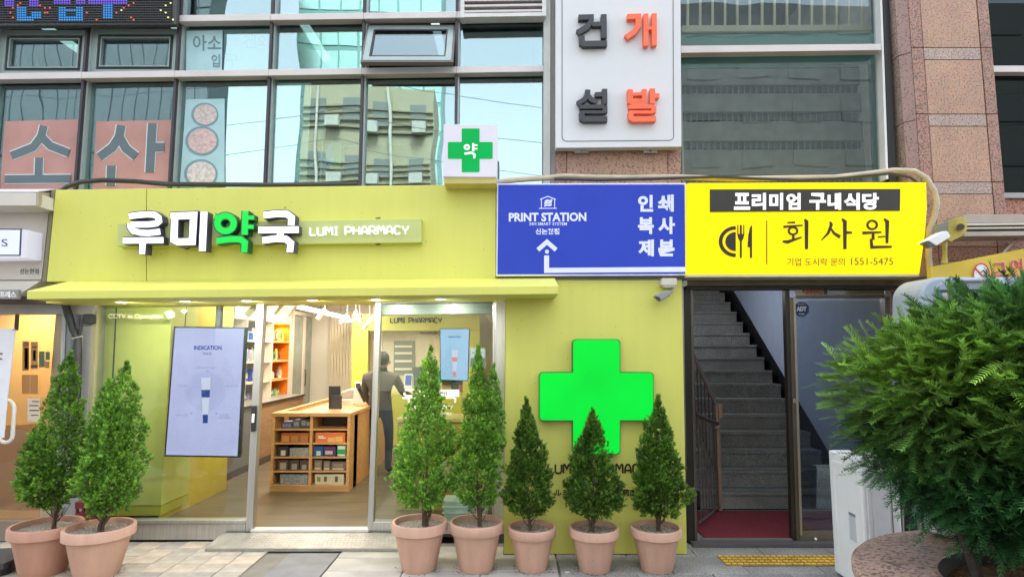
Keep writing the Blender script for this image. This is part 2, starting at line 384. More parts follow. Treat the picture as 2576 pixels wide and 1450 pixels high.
def pane(x0, x1, za0, za1, zb0, zb1, g=GC, Y=GY, rot=0):
    """quad pane with tiny own tilt so reflections break between panes"""
    a = random.uniform(-.004, .004); b = random.uniform(-.005, .005)
    MB().hexa([(x0, Y, za0), (x1, Y + a, za1), (x1, Y + a + b, zb1), (x0, Y + b, zb0)], [(x0, Y + .008, za0), (x1, Y + a + .008, za1), (x1, Y + a + b + .008, zb1), (x0, Y + b + .008, zb0)]).build('glass_pane', g, cw)
for i in range(len(mx) - 1):
    x0, x1 = mx[i] + .012, mx[i + 1] - .012
    for r in range(3):
        if r == 1 and i == 5: continue       # the open vent window
        pane(x0, x1, zr[r](x0) + .02, zr[r](x1) + .02, zr[r + 1](x0) - .02, zr[r + 1](x1) - .02, GC2 if i < 3 and i > 0 and r < 2 else (GC3 if (i + r) % 3 == 0 else GC))
# vent sash frames (closed, left) and the open one
FR = mat('sash_frame', (.27, .34, .33), .35, .2)
for (a, b) in ((1, 0), (2, 0)):
    x0, x1 = mx[a] + .02, mx[a + 1] - .025; z0, z1 = zline(tA, x0) + .045, zline(tB, x0) - .05
    fr = MB()
    for (dx, w_) in ((0, .055), (.085, .012)):
        X0, X1, Z0, Z1 = x0 + dx, x1 - dx, z0 + dx, z1 - dx
        for bx in ((X0, X1, Z0, Z0 + w_), (X0, X1, Z1 - w_, Z1), (X0, X0 + w_, Z0 + w_, Z1 - w_), (X1 - w_, X1, Z0 + w_, Z1 - w_)):
            fr.box(bx[0], bx[1], .105, .139, bx[2], bx[3])
    fr.build('sash_frame', FR, cw)
    fr2 = MB()
    for bx in ((x0 + .068, x1 - .068, z0 + .066, z0 + .076), (x0 + .068, x1 - .068, z1 - .076, z1 - .066), (x0 + .066, x0 + .075, z0 + .076, z1 - .076), (x1 - .075, x1 - .066, z0 + .076, z1 - .076)): fr2.box(bx[0], bx[1], .118, .138, bx[2], bx[3])
    fr2.build('gasket', MUL, cw)
# open top-hung sash in picture points: closed head at y~66, bottom swung out to y~152
vw = thing('vent_window', 'open top-hung window sash tilted out of the glass wall above the green cross box', 'window', tuple(W(1036, 150, 0)))
hx0, hx1 = mx[5] + .02, mx[6] - .02; hz = zline(tB, mx[5]) - .05
bz = ZL(157, -.12)
def sash(inset, w_, yo, th, name, m, par):
    A = Vector((hx0, .1, hz)); Bx = Vector((hx0, -.13, bz)); d = (Bx - A).normalized(); Ln = (Bx - A).length; nrm = Vector((0, d.z, -d.y))
    if nrm.y > 0: nrm = -nrm
    def P(x, s, o): return Vector((x, 0, 0)) + Vector((0, A.y, A.z)) + d * s + nrm * o
    mbq = MB(); x0, x1 = hx0 + inset, hx1 - inset; s0, s1 = inset, Ln - inset
    if w_ is None: mbq.hexa([P(x0, s0, yo), P(x1, s0, yo), P(x1, s1, yo), P(x0, s1, yo)], [P(x0, s0, yo - th), P(x1, s0, yo - th), P(x1, s1, yo - th), P(x0, s1, yo - th)])
    else:
        for (a, b, c, e) in ((x0, x1, s0, s0 + w_), (x0, x1, s1 - w_, s1), (x0, x0 + w_, s0 + w_, s1 - w_), (x1 - w_, x1, s0 + w_, s1 - w_)):
            mbq.hexa([P(a, c, yo), P(b, c, yo), P(b, e, yo), P(a, e, yo)], [P(a, c, yo - th), P(b, c, yo - th), P(b, e, yo - th), P(a, e, yo - th)])
    return mbq.build(name, m, par)
sash(0, .02, .0, .045, 'sash_frame', mat('brown_frame', (.13, .11, .10), .5), vw)
sash(.02, .055, .004, .01, 'inner_border', FR, vw)
sash(.02, None, -.012, .008, 'glass_pane', glass('sash_glass', (.5, .58, .6), .2, fres=False), vw)
sash(.082, .01, .003, .008, 'gasket', MUL, vw)
MB().tube([(hx0 + .02, .1, hz - .25), (hx0 + .02, -.09, bz + .06)], .006).tube([(hx1 - .02, .1, hz - .25), (hx1 - .02, -.09, bz + .06)], .006).build('stay_arm', SUS, vw)
# end post of the curtain wall
MB().px([(1368, -60), (1385, -60), (1384, 470), (1367, 470)], .0, .2).build('end_post', mat('end_post_paint', (.52, .54, .50), .5, dirt=.2), cw)
MB().px([(1386, -60), (1400, -60), (1399, 470), (1385, 470)], .03, .2).build('end_post', mat('end_post_grey', (.30, .29, .28), .5, dirt=.2), cw)
# louvred grille box at the top
lg = thing('louvre_grille', 'white framed louvre vent grille at the top of the glass wall', 'vent grille', tuple(W(1265, 42, -.05)))
fm = MB()
for q in ((1158, -60, 1168, 44), (1364, -60, 1374, 40)): fm.rect(*q, -.06, .12)
fm.px([(1168, 34), (1364, 31), (1364, 40), (1168, 43)], -.061, .12); fm.build('frame', mat('grille_frame', (.66, .65, .63), .4, dirt=.1), lg)
for k in range(6): MB().px([(1168, 26 - k * 14), (1364, 23 - k * 14), (1364, 28.5 - k * 14), (1168, 31.5 - k * 14)], -.045 + .0, .05).build('slat', ALU, lg)
MB().rect(1166, -60, 1366, 36, .02, .01).build('backing', BLK, lg)

# first-floor room behind the glass
MB().box(-9, .33, .3, 6.98, 3.225, 3.24).build('room_floor', mat('floor_dark', (.10, .09, .08), .6), bw)
for i in range(4):
    lx = -5.6 + i * 1.55
    MB().box(lx, lx + .09, .9, 1.9, 5.55, 5.6).build('ceiling_light', lit('tube_cool', (.8, .97, .95), 1.1), label='slim cool-white ceiling light number %s from the left inside the upper office' % ['one', 'two', 'three', 'four'][i], cat='ceiling light', group='lights in the upper office')
    
# ---- red letter posters, food posters, curtain, broom and mop behind the glass
SAL = mat('salmon_vinyl', (.46, .23, .195), .25, var=.14, vscale=3, coat=.3)
LTG = mat('cutout_teal', (.10, .135, .15), .15, spec=.8)
LTW = mat('cutout_white', (.6, .66, .64), .5)
def win_poster(name, label, quad, base, outl, strokes, w, Y=.13):
    t = thing(name, label, 'poster', tuple(W(quad[3][0], quad[3][1], Y)))
    MB().px(quad, Y, .004).build('sheet', base, t)
    for k, (ww, m_, yo) in enumerate(((w + 5, outl, .003), (w, LTG, .006))):
        mb = MB()
        for j, st in enumerate(strokes): mb.ribbon(st, ww, Y - yo - j * .0004, .001)
        mb.build('letter_edge' if k == 0 else 'letter', m_, t)
def c1(p): return [(x / 3.0015, y_ / 3.0015) for x, y_ in p]
win_poster('window_poster', 'salmon red window poster with one large cut-out letter, at the far left', [(12, 305), (202, 300), (196, 478), (0, 480)], SAL, LTW,
           [c1([(330, 950), (310, 1030), (250, 1110), (85, 1175)]), c1([(310, 1030), (380, 1100), (520, 1155)]), c1([(295, 1190), (290, 1320)]), c1([(35, 1352), (535, 1348)])], 20)
win_poster('window_poster', 'salmon red window poster with a cut-out letter cut off by the sign, second from left', [(242, 305), (431, 302), (424, 478), (232, 480)], SAL, LTW,
           [c1([(915, 945), (900, 1030), (850, 1110), (750, 1185)]), c1([(900, 1030), (950, 1120), (1025, 1180)]), c1([(1150, 930), (1130, 1300)]), c1([(1140, 1112), (1240, 1110)]), c1([(840, 1250), (835, 1400)])], 22)
CYN = mat('cyan_print', (.36, .56, .59), .4, coat=.2)
fp = thing('menu_poster', 'pale blue window poster showing three bowls of food', 'poster', tuple(W(520, 460, .23)))
MB().px([(468, 250), (565, 248), (565, 470), (452, 470)], .13, .004).build('sheet', CYN, fp)
MB().px([(566, 248), (684, 246), (682, 470), (566, 470)], .2, .004).build('sky_veiled_sheet', mat('sky_veiled_print', (.55, .70, .74), .5), fp)  # right half paled in colour for the sky reflected over it
for (x, y_, r, c) in ((515, 288, 34, (.52, .44, .42)), (508, 354, 42, (.55, .40, .38)), (505, 437, 42, (.58, .52, .50))):
    MB().disc((x, y_), r, .126, .003, 24, r * .88).build('bowl_print', mat('bowl_rim', (.17, .27, .30), .5), fp)
    MB().disc((x + 1, y_), r * .86, .1245, .002, 24, r * .74).build('food_print', mat('food_%d' % y_, c, .6, var=.25, vscale=30), fp)
tp = thing('notice_poster', 'pale blue window poster with grey lettering above the food bowls', 'poster', tuple(W(510, 175, .23)))
MB().px([(469, 78), (560, 76), (558, 178), (468, 178)], .13, .004).build('sheet', CYN, tp)
TXG = mat('print_grey', (.14, .22, .24), .5)
text('아소', 485, 88, 556, 128, .126, TXG, tp, .01, .001); text('입', 532, 137, 553, 168, .126, TXG, tp, .01, .001)
tp2 = thing('notice_poster', 'window poster with faint lettering, whitened to stand for the sky reflection over it', 'poster', tuple(W(630, 175, .23)))
MB().px([(562, 76), (688, 74), (686, 182), (560, 182)], .23, .004).build('sheet', mat('white_print', (.62, .66, .66), .5), tp2)  # sheet colour whitened to imitate the sky reflected on this pane
text('겐와', 612, 88, 682, 122, .226, mat('print_faint', (.42, .42, .42), .5), tp2, .01, .001); text('구', 568, 136, 600, 168, .226, MATS['print_faint'], tp2, .01, .001)
wb = thing('whiteboard', 'white board leaning inside the glass beside the broom', 'board', tuple(W(735, 455, .3)))
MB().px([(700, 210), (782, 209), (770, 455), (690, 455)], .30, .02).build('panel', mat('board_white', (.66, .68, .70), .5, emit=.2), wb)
br = thing('broom', 'blue and green broom leaning upside down behind the upper glass', 'broom', tuple(W(740, 450, .3)))
pa, pb = W(728, 448, .3), W(812, 398, .3)
MB().tube([pa, pb], .009).build('handle', SUS, br)
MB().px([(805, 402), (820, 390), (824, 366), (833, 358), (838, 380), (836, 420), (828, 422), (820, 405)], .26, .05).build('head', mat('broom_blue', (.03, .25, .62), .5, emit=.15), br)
bs = MB()
for k in range(22):
    yy = 357 + k * 3; bs.px([(834, yy), (856, yy - 1), (856, yy + 1.4), (834, yy + 1.4)], .26 + random.uniform(0, .02), .02)
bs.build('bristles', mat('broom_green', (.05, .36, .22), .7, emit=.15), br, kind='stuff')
mo = thing('mop', 'grey mop pole standing behind the glass left of the broom', 'mop', tuple(W(808, 455, .35)))
MB().tube([W(815, 300, .35), W(806, 456, .35)], .007).build('pole', SUS, mo)
MB().px([(800, 300), (818, 300), (816, 352), (800, 350)], .34, .03).build('clamp', mat('mop_clamp', (.35, .5, .5), .5), mo)
MB().tube([W(838, 398, .32), W(902, 356, .32)], .006).build('stick', BLK, label='thin dark stick leaning behind the glass right of the broom', cat='stick')
# sheer curtain at the right bays
# ---------------------------------------------------------------- pillar behind white sign
pl = thing('granite_pillar', 'red granite pillar mostly hidden by the tall white sign', 'pillar', tuple(W(1555, 460, .0)))
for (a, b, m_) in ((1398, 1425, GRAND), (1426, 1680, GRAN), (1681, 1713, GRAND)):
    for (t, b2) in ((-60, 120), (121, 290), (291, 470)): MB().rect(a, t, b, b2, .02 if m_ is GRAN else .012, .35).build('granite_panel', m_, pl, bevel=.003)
# ---------------------------------------------------------------- stair window, upper right
WY = .14
sw = thing('stair_window', 'tall dark stairwell window between the white sign and the granite pillar', 'window', tuple(W(1960, 450, WY)))
MB().px([(1713, 115), (2216, 110), (2217, 126), (1713, 133)], .02, .1).build('transom', ALU, sw, bevel=.003)
MB().px([(2212, -60), (2217, -60), (2235, 450), (2229, 450)], .05, .12).build('mullion', mat('white_mullion', (.7, .7, .68), .4), sw)
MB().px([(2219, -60), (2233, -60), (2256, 460), (2237, 460)], .10, .2).build('dark_jamb', BLK, sw)
GS = glass('stair_glass', (.80, .84, .83), .09, wob=.002, fres=False)
MB().px([(1713, -60), (2213, -60), (2216, 109), (1713, 114)], WY, .008).build('glass_pane', GS, sw)
MB().px([(1713, 132), (2218, 128), (2229, 470), (1713, 470)], WY, .008).build('glass_pane', GS, sw)
GRN = mat('green_edge_film', (.10, .24, .21), .3)
MB().px([(1713, 88), (2213, 84), (2215, 110), (1713, 115)], .17, .01).build('green_film', GRN, sw)
MB().px([(1713, 133), (2219, 128), (2220, 160), (1713, 172)], .17, .01).build('green_film', GRN, sw)
MB().px([(2185, 160), (2222, 160), (2228, 462), (2196, 462)], .17, .01).build('green_film', mat('green_film_dark', (.035, .075, .07), .3), sw)
# stairwell behind: box, soffits of the flights, balustrade
sx0, sx1 = W(1714, 300, .3).x, W(2236, 300, .3).x
st = MB(); st.box(sx0 - .02, sx0, .25, 5.9, 3.0, 7); st.box(sx1, sx1 + .02, .25, 5.9, 3.0, 7); st.box(sx0, sx1, 5.9, 6.0, 3, 7); st.box(sx0, sx1, .25, 6, 6.6, 6.7)
st.build('stairwell_wall', mat('stairwell_paint', (.5, .49, .47), .8, var=.1), bw)
us = thing('upper_staircase', 'dim grey stair flight seen from below through the stairwell window', 'staircase', (sx0, .6, 3.1))
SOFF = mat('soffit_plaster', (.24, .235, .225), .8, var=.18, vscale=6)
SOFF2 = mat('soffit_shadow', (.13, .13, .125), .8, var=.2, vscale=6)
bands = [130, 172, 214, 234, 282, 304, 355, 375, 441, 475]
for k in range(len(bands) - 1):
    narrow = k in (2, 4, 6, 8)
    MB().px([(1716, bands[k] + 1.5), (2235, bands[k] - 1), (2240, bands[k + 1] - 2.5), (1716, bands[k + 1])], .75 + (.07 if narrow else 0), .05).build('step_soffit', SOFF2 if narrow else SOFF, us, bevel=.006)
    if narrow:
        mb = MB()
        for q in range(34): mb.px([(1722 + q * 15, bands[k] + 1), (1725 + q * 15, bands[k] + 1), (1725 + q * 15, bands[k + 1] + 4), (1722 + q * 15, bands[k + 1] + 4)], .80, .01)
        mb.build('thin_bars', SOFF, us, kind='stuff')
bal = thing('landing_railing', 'beige metal railing seen through the top of the stairwell window', 'railing', tuple(W(1950, 66, .45)))
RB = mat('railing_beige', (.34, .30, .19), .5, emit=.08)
MB().px([(1716, 64), (2190, 62), (2190, 76), (1716, 80)], .45, .03).build('bottom_rail', RB, bal)
for k in range(16):
    x = 1728 + k * 31.2
    MB().rect(x, -60, x + 5.5, 64, .455, .02).build('baluster', RB, bal)
# ---------------------------------------------------------------- right granite pillar and far window
pr = thing('granite_pillar', 'tall red granite pillar with pale grey bands right of the yellow sign', 'pillar', tuple(W(2400, 900, -.05)))
def lx(x0, x1, y): return x0 + (x1 - x0) * (y + 0) / 456.0
ys = [-60, 120, 150.5, 287, 317.5, 458, 488, 620, 655, 790, 822, 960, 990, 1130, 1160, 1400]
cols = [(2283.6, 2307.5, 2313, 2337, GRAND), (2314, 2338, 2456, 2486, GRAN), (2457, 2487, 2485, 2518, GRAND)]
for ci, (a0, a1, b0, b1, m_) in enumerate(cols):
    seq = ys if ci == 1 else ys[:2] + ys[3:4] + ys[5:6] + ys[7:8] + ys[9:10] + ys[11:12] + ys[13:14] + ys[15:]
    if ci != 1: seq = [-60, 120, 287, 458, 620, 790, 960, 1130, 1400]
    for k in range(len(seq) - 1):
        t, b2 = seq[k] + .8, seq[k + 1] - .8
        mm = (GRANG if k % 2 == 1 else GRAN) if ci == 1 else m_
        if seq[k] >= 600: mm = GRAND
        a0w, a1w = W(a0, 0, -.05).x, W(b0, 0, -.05).x
        z1, z0 = ZL(t, -.05), ZL(b2, -.05)
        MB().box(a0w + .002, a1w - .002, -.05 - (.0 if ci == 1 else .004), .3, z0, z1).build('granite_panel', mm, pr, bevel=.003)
# splayed return towards the stair window
xa, xb = W(2284, 0, -.05).x, W(2232, 0, .18).x
for k, (t, b2) in enumerate(((-60, 130), (132, 300), (302, 470), (472, 720))):
    z1, z0 = ZL(t, -.05), ZL(b2, -.05)
    MB().hexa([(xb, .2, z0), (xa - .08, .03, z0), (xa - .08, .03, z1), (xb, .2, z1)], [(xb, .3, z0), (xa - .08, .3, z0), (xa - .08, .3, z1), (xb, .3, z1)]).build('granite_panel', GRANG, pr)
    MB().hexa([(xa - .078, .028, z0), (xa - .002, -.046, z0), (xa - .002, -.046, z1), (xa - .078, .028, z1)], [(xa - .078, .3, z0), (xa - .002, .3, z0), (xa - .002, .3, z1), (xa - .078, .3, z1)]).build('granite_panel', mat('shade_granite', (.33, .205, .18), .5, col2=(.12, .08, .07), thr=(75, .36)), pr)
rw = thing('side_window', 'dark window with a grey transom right of the granite pillar', 'window', tuple(W(2600, 490, .1)))
X0 = W(2487, 0, -.02).x
MB().box(X0, X0 + 2.2, .1, .108, ZL(486, .1), 7).build('glass_pane', glass('side_glass', (.12, .14, .13), .05, fres=False), rw)
MB().box(X0, X0 + 2.2, .0, .09, ZL(181, .0), ZL(165, .0)).build('transom', ALU, rw, bevel=.003)
MB().box(X0, X0 + 2.2, -.01, .09, ZL(498, 0), ZL(485, 0)).build('sill', mat('sill_grey', (.33, .33, .32), .5), rw)
MB().box(X0, X0 + 2.2, .4, .5, 3, 7).build('blind', mat('dark_blind', (.035, .045, .042), .7), rw)
for k in range(3): MB().box(X0 + k * .75, X0 + .745 + k * .75, .02, .1, ZL(575, .02), ZL(499, .02)).build('granite_panel', mat('bright_granite', (.42, .17, .11), .5, col2=(.1, .05, .04), thr=(75, .4)), rw, bevel=.003)
# wall of brown granite behind kiosk and awning
wl = thing('side_wall', 'brown granite tiled wall beneath the rolled awning', 'wall', (3.9, .1, 0))
bx = W(2244, 900, .12).x
zz = [0, .31, .62, .93, 1.24, 1.55, 1.86, 2.17, 2.45]
for i in range(6):
    for k in range(len(zz) - 1): MB().box(bx + .02 + i * .6, bx + .615 + i * .6, .14, .2, zz[k] + .003, zz[k + 1] - .003).build('tile', GRAND, wl, bevel=.003)
for i in range(5):
    for k in range(3): MB().box(X0 - .6 + i * .6, X0 - .005 + i * .6, .06, .13, 2.45 + k * .22 + .003, 2.67 + k * .22 - .003).build('tile', GRAND, wl, bevel=.003)
# ---------------------------------------------------------------- lime shop front
sf = thing('shop_front', 'lime yellow pharmacy shop front with canopy and steel framed glazing', 'shop front', (W(800, 900, 0).x, 0, 0))
FY = -.3
MB().px([(140, 477), (367, 474), (367, 706), (117, 708)], FY, .5).build('fascia_panel', LIME, sf, bevel=.003)
MB().px([(369, 474), (1247, 463), (1247, 702), (369, 706)], FY, .5).build('fascia_panel', LIME, sf, bevel=.003)
MB().px([(130, 480), (139, 478), (116, 709), (106, 709)], FY + .02, .5).build('fascia_edge', mat('edge_brown', (.22, .19, .11), .6), sf)
# canopy
zt = ZL(705, FY); CYy = -.74
cl, cr_ = W(68, 740, CYy).x, W(1405, 730, CYy).x
def cz(px_l, px_r, x): return px_l + (px_r - px_l) * (x - cl) / (cr_ - cl)
a = [W(118, 709, FY), W(69, 731, CYy), W(67, 752, CYy), W(100, 756, FY + .02)]
fl, fr_ = W(68, 731, CYy), W(1405, 718, CYy); bl, br2 = W(67, 752, CYy), W(1405, 739, CYy)
kl = Vector((cl, FY - .002, ZL(707, FY))); kr = Vector((cr_, FY - .002, ZL(698, FY)))
ul = Vector((cl, .3, bl.z + .0)); ur = Vector((cr_, .02, br2.z + .0)); 
# canopy body: sloped top + front + soffit
cm = MB()
cm.hexa([fl, bl, Vector((cl, FY, bl.z)), kl], [fr_, br2, Vector((cr_, FY, br2.z)), kr])
cm.build('canopy', LIME, sf, bevel=.004)
sof = MB().hexa([Vector((W(118, 730, FY).x, FY + .001, bl.z + .002)), Vector((W(118, 730, FY).x, .3, bl.z + .002)), Vector((W(118, 730, FY).x, .3, bl.z + .04)), Vector((W(118, 730, FY).x, FY + .001, bl.z + .04))],
                [Vector((W(1270, 730, FY).x, FY + .001, br2.z + .002)), Vector((W(1270, 730, FY).x, .3, br2.z + .002)), Vector((W(1270, 730, FY).x, .3, br2.z + .04)), Vector((W(1270, 730, FY).x, FY + .001, br2.z + .04))])
sof.build('soffit', LIME, sf)
DL = lit('downlight_glow', (1, .9, .66), 6)
for (x, i) in ((304, 0), (465, 1), (620, 2), (785, 3), (945, 4), (1108, 5)):
    yb = bl.z + (br2.z - bl.z) * (x - 68) / 1337.0
    # soffit plane point
    yy = -.42
    wx = (x - CX) / F * 1.0
    px_ = (x - CX) / F * ((yy + D) / (C_ - (CY - 752) / F * S_))
    d = thing('downlight', 'round recessed downlight under the lime canopy, %s of six from the left' % ['first', 'second', 'third', 'fourth', 'fifth', 'sixth'][i], 'downlight', (px_, yy, yb - .006), 'downlights under the canopy')
    MB().lathe([(.045, -.004), (.052, -.004), (.052, .006), (.045, .006), (.045, -.004)], (px_, yy, yb - .003), 20).build('trim_ring', WHT, d)
    dls = bpy.data.lights.new('downlight_beam', 'SPOT'); dls.energy = 14 * KL; dls.color = (1, .93, .80); dls.spot_size = 2.9; dls.spot_blend = 1; dls.shadow_soft_size = .015
    dlo = bpy.data.objects.new('downlight_beam', dls); COL.objects.link(dlo); dlo.location = (px_, yy, yb - .02); dlo.rotation_euler = (math.radians(42), 0, 0)
    MB().lathe([(.0001, -.003), (.044, -.003)], (px_, yy, yb - .002), 20).build('lamp', DL, d)
# lime wall at the right with green cross
MB().px([(1273, 699), (1715, 697), (1728, 1392), (1268, 1392)], FY + .0, .34).build('wall_panel', LIME, sf, bevel=.003)
MB().px([(1266, 1392.5), (1729, 1392.5), (1729, 1397), (1266, 1397)], FY - .002, .3).build('plinth_strip', BLK, sf)
# glazing frame: posts, header, sills
PY = .06
def post(q, nm='frame_post', Y=PY, dep=.08, m=SUS, par=sf): return MB().px(q, Y, dep).build(nm, m, par, bevel=.003)
post([(645, 762), (664, 762), (634, 1337), (617, 1337)])
post([(944, 760), (958, 760), (938, 1337), (924, 1337)])
post([(1246, 752), (1272, 750), (1268, 1342), (1243, 1342)])
post([(1240, 762), (1245.5, 762), (1242.5, 1312), (1238, 1312)], 'inner_trim', PY + .01, .04)
post([(232, 766), (246, 766), (219, 1312), (205, 1312)], m=mat('olive_frame', (.30, .29, .17), .5))
post([(246, 758), (664, 752), (664, 763), (246, 769)], 'header', m=GREYD)
post([(664, 752), (958, 748), (958, 760), (664, 764)], 'header', m=GREYD)
post([(958, 752), (1240, 748), (1240, 760), (958, 764)], 'header', m=GREYD)
post([(958.5, 764), (1240, 761), (1240, 788), (958.5, 792)], 'door_motor_housing', PY + .12, .1, mat('motor_housing', (.20, .24, .235), .4, .5))
post([(320, 1308), (618, 1307), (617, 1316), (300, 1316)], 'sill_rail', PY - .01, .1)
post([(205, 1316.5), (617, 1316.5), (617, 1357), (205, 1357)], 'sill', PY, .1)
post([(938, 1312), (1243, 1312), (1243, 1342), (938, 1342)], 'sill', PY, .1)
post([(543, 768), (556, 768), (553, 822), (541, 822)], 'inner_mullion', .3, .06, GREYD)
SG1 = glass('shop_glass', (.89, .92, .89), .045, fres=True)
MB().px([(246, 769), (645, 764), (617, 1307), (219, 1307)], PY + .03, .008).build('glass_pane', SG1, sf)
MB().px([(958, 764), (1240, 761), (1238, 1311), (938, 1311)], PY + .03, .008).build('glass_pane', SG1, sf)
# sliding door leaf slid open behind left panel
MB().px([(660, 764), (668, 764), (640, 1330), (633, 1330)], PY + .10, .03).build('door_stile', SUSD, sf)
hd = MB().px([(632, 1020), (643, 1020), (640, 1085), (630, 1085)], PY - .03, .03).build('door_sensor', BLK, sf, bevel=.004)
MB().px([(634, 1040), (640, 1040), (638.5, 1062), (632.5, 1062)], PY - .036, .006).build('sensor_label', WHT, hd)
MB().px([(630, 1332), (926, 1331), (926, 1338), (630, 1338)], PY - .02, .1).build('door_track', mat('bright_track', (.8, .8, .78), .3, .5), sf)
# chequer plate ramp
r0, r1 = G(515, 1386), G(1003, 1388)
tz = ZL(1338, PY - .03)
rb0 = Vector((W(560, 1338, PY - .03).x, PY - .03, tz)); rb1 = Vector((W(1003, 1338, PY - .03).x, PY - .03, tz))
PLT = mat('chequer_plate', (.38, .36, .32), .5, .45, var=.15, vscale=10, bump=.5, bscale=90, dirt=.2)
rp = thing('entrance_ramp', 'low chequer plate ramp in front of the open pharmacy door', 'ramp', tuple(r0))
f0 = Vector((r0.x, r0.y, .028)); f1 = Vector((r1.x, r0.y, .028))
MB().hexa([f0, f1, rb1, rb0], [Vector((f0.x, f0.y, .0)), Vector((f1.x, f1.y, .0)), Vector((rb1.x, rb1.y, 0)), Vector((rb0.x, rb0.y, 0))]).build('plate', PLT, rp, bevel=.002)
tr = MB()
for i in range(46):
    for j in range(7):
        s = (i + .5) / 46; t = (j + .5) / 7; p = (f0.lerp(f1, s)).lerp(rb0.lerp(rb1, s), t); a = .6 if (i + j) % 2 else -.6
        dx, dy = math.cos(a) * .012, math.sin(a) * .012; nx, ny = -math.sin(a) * .003, math.cos(a) * .003
        up = (rb0.z - f0.z) / (rb0.y - f0.y)
        q = [Vector((p.x + ex * dx + fx * nx, p.y + ex * dy + fx * ny, p.z + (ex * dy + fx * ny) * up)) for ex, fx in ((-1, -1), (1, -1), (1, 1), (-1, 1))]
        tr.hexa([v + Vector((0, 0, -.001)) for v in q], [v + Vector((0, 0, .0018)) for v in q])
tr.build('tread_studs', PLT, rp, kind='stuff')

# ---------------------------------------------------------------- main sign: panel + letters
ms = thing('pharmacy_sign', 'lit white and green Korean letters on a lime panel over the shop', 'sign', tuple(W(530, 640, -.3)))
MB().px([(296, 562), (1060, 550), (1060, 609), (294, 619)], -.38, .078).build('panel', mat('pale_lime_panel', (.52, .56, .20), .45, var=.03), ms, bevel=.003)
LW = lit('letter_white', (.97, .99, 1.0), 1.6); LG = lit('letter_green', (.02, .72, .09), 1.0)
SID = mat('letter_side', (.06, .06, .10), .5)
def c5(p): return [(x / 3.0015, 469.6 + y / 3.0015) for x, y in p]
def c6(p): return [(644 + x / 3.0015, 469.6 + y / 3.0015) for x, y in p]
def letter(strokes, w, face, name='letter', Y=-.47, dep=.09, par=ms, grow=5, side=SID):
    mb = MB(); ms_ = MB()
    for k, s_ in enumerate(strokes):
        st, ww, cl_ = s_ if isinstance(s_, tuple) else (s_, w, False)
        mb.ribbon(st, ww, Y - k * .0006, .004, cl_); ms_.ribbon(st, ww + grow, Y + .006 - k * .0006, dep, cl_)
    o = mb.build(name, face, par)
    s = ms_.build('letter_casing', side, o); return o
w = 15
letter([c5([(974, 222), (1050, 212), (1120, 207), (1170, 212), (1196, 232), (1200, 258), (1180, 276), (1120, 284), (990, 284)]), c5([(984, 276), (985, 305), (1005, 332), (1060, 346), (1120, 348), (1208, 338)]), c5([(928, 406), (1232, 402)]), c5([(1078, 404), (1070, 506)])], 14.5, LW)
letter([(c5([(1318, 220), (1462, 215), (1450, 412), (1345, 416), (1312, 400)]), 17, True), (c5([(1288, 216), (1330, 218)]), 14, False), (c5([(1540, 188), (1526, 484)]), 16.5, False)], w, LW)
letter([(c5(arc(1702, 276, 62, 58, 0, 350, 20)), 15.5, True), (c5([(1618, 222), (1660, 238)]), 12, False), (c5([(1852, 182), (1846, 362)]), 15, False), (c5([(1855, 232), (1918, 232)]), 9.5, False), (c5([(1850, 300), (1914, 302)]), 9.5, False),
        (c5([(1636, 408), (1740, 394), (1815, 396), (1848, 420), (1842, 494)]), 15, False)], w, LG, side=mat('green_casing', (.01, .10, .03), .5))
letter([c6([(58, 214), (160, 202), (235, 206), (268, 232), (264, 290)]), c6([(18, 326), (322, 322)]), c6([(185, 330), (180, 392)]), c6([(48, 404), (150, 390), (225, 394), (262, 424), (254, 492)])], 16, LW)
LB = lit('small_letter_white', (.86, .93, .96), 1.0)
stroke_text('LUMI PHARMACY', 779, 571.5, 1027, 591, -.40, LB, ms, 3.6, .02, tilt=-4)
for (x, y) in ((465, 625), (945, 548), (945, 614)): MB().tube([W(x, y, -.34), W(x + 5, y + 1, -.34), W(x + 12, y - 1, -.34)], .006).build('cable_clip', BLK, ms)

# ---------------------------------------------------------------- cube lightbox
cb = thing('cross_lightbox', 'white cube light box with a green cross standing on the sign', 'light box', tuple(W(1182, 460, -.4)))
LBX = lit('lightbox_white', (.86, .86, .97), .62); GX = lit('lightbox_green', (.0, .42, .08), .9)
MB().px([(1116, 312), (1250.5, 313), (1249, 444), (1114.5, 443)], -.52, .3).build('box', LBX, cb, bevel=.004)
MB().px([(1115, 444), (1249, 445), (1248, 461), (1117, 461)], -.50, .28).build('base', mat('lime_tan_base', (.55, .46, .16), .5), cb)
mb = MB(); mb.px(rrect(1161.5, 323, 1206.5, 433, 3), -.524, .003); mb.px(rrect(1126.5, 357, 1239.5, 399.5, 3), -.5247, .003)
mb.build('green_cross', GX, cb)
def c2(p): return [(644 + x / 3.0015, y / 3.0015) for x, y in p]
letter([(c2(arc(1592, 1110, 17, 15, 0, 350, 14)), 4.6, True), (c2([(1640, 1080), (1640, 1142)]), 5, False), (c2([(1640, 1096), (1672, 1096)]), 3.4, False), (c2([(1640, 1122), (1672, 1122)]), 3.4, False), (c2([(1574, 1160), (1625, 1152), (1650, 1165), (1648, 1194)]), 5, False)], 5, lit('cross_letter', (1, 1, 1), 1), 'letter', -.53, .004, cb, .0)
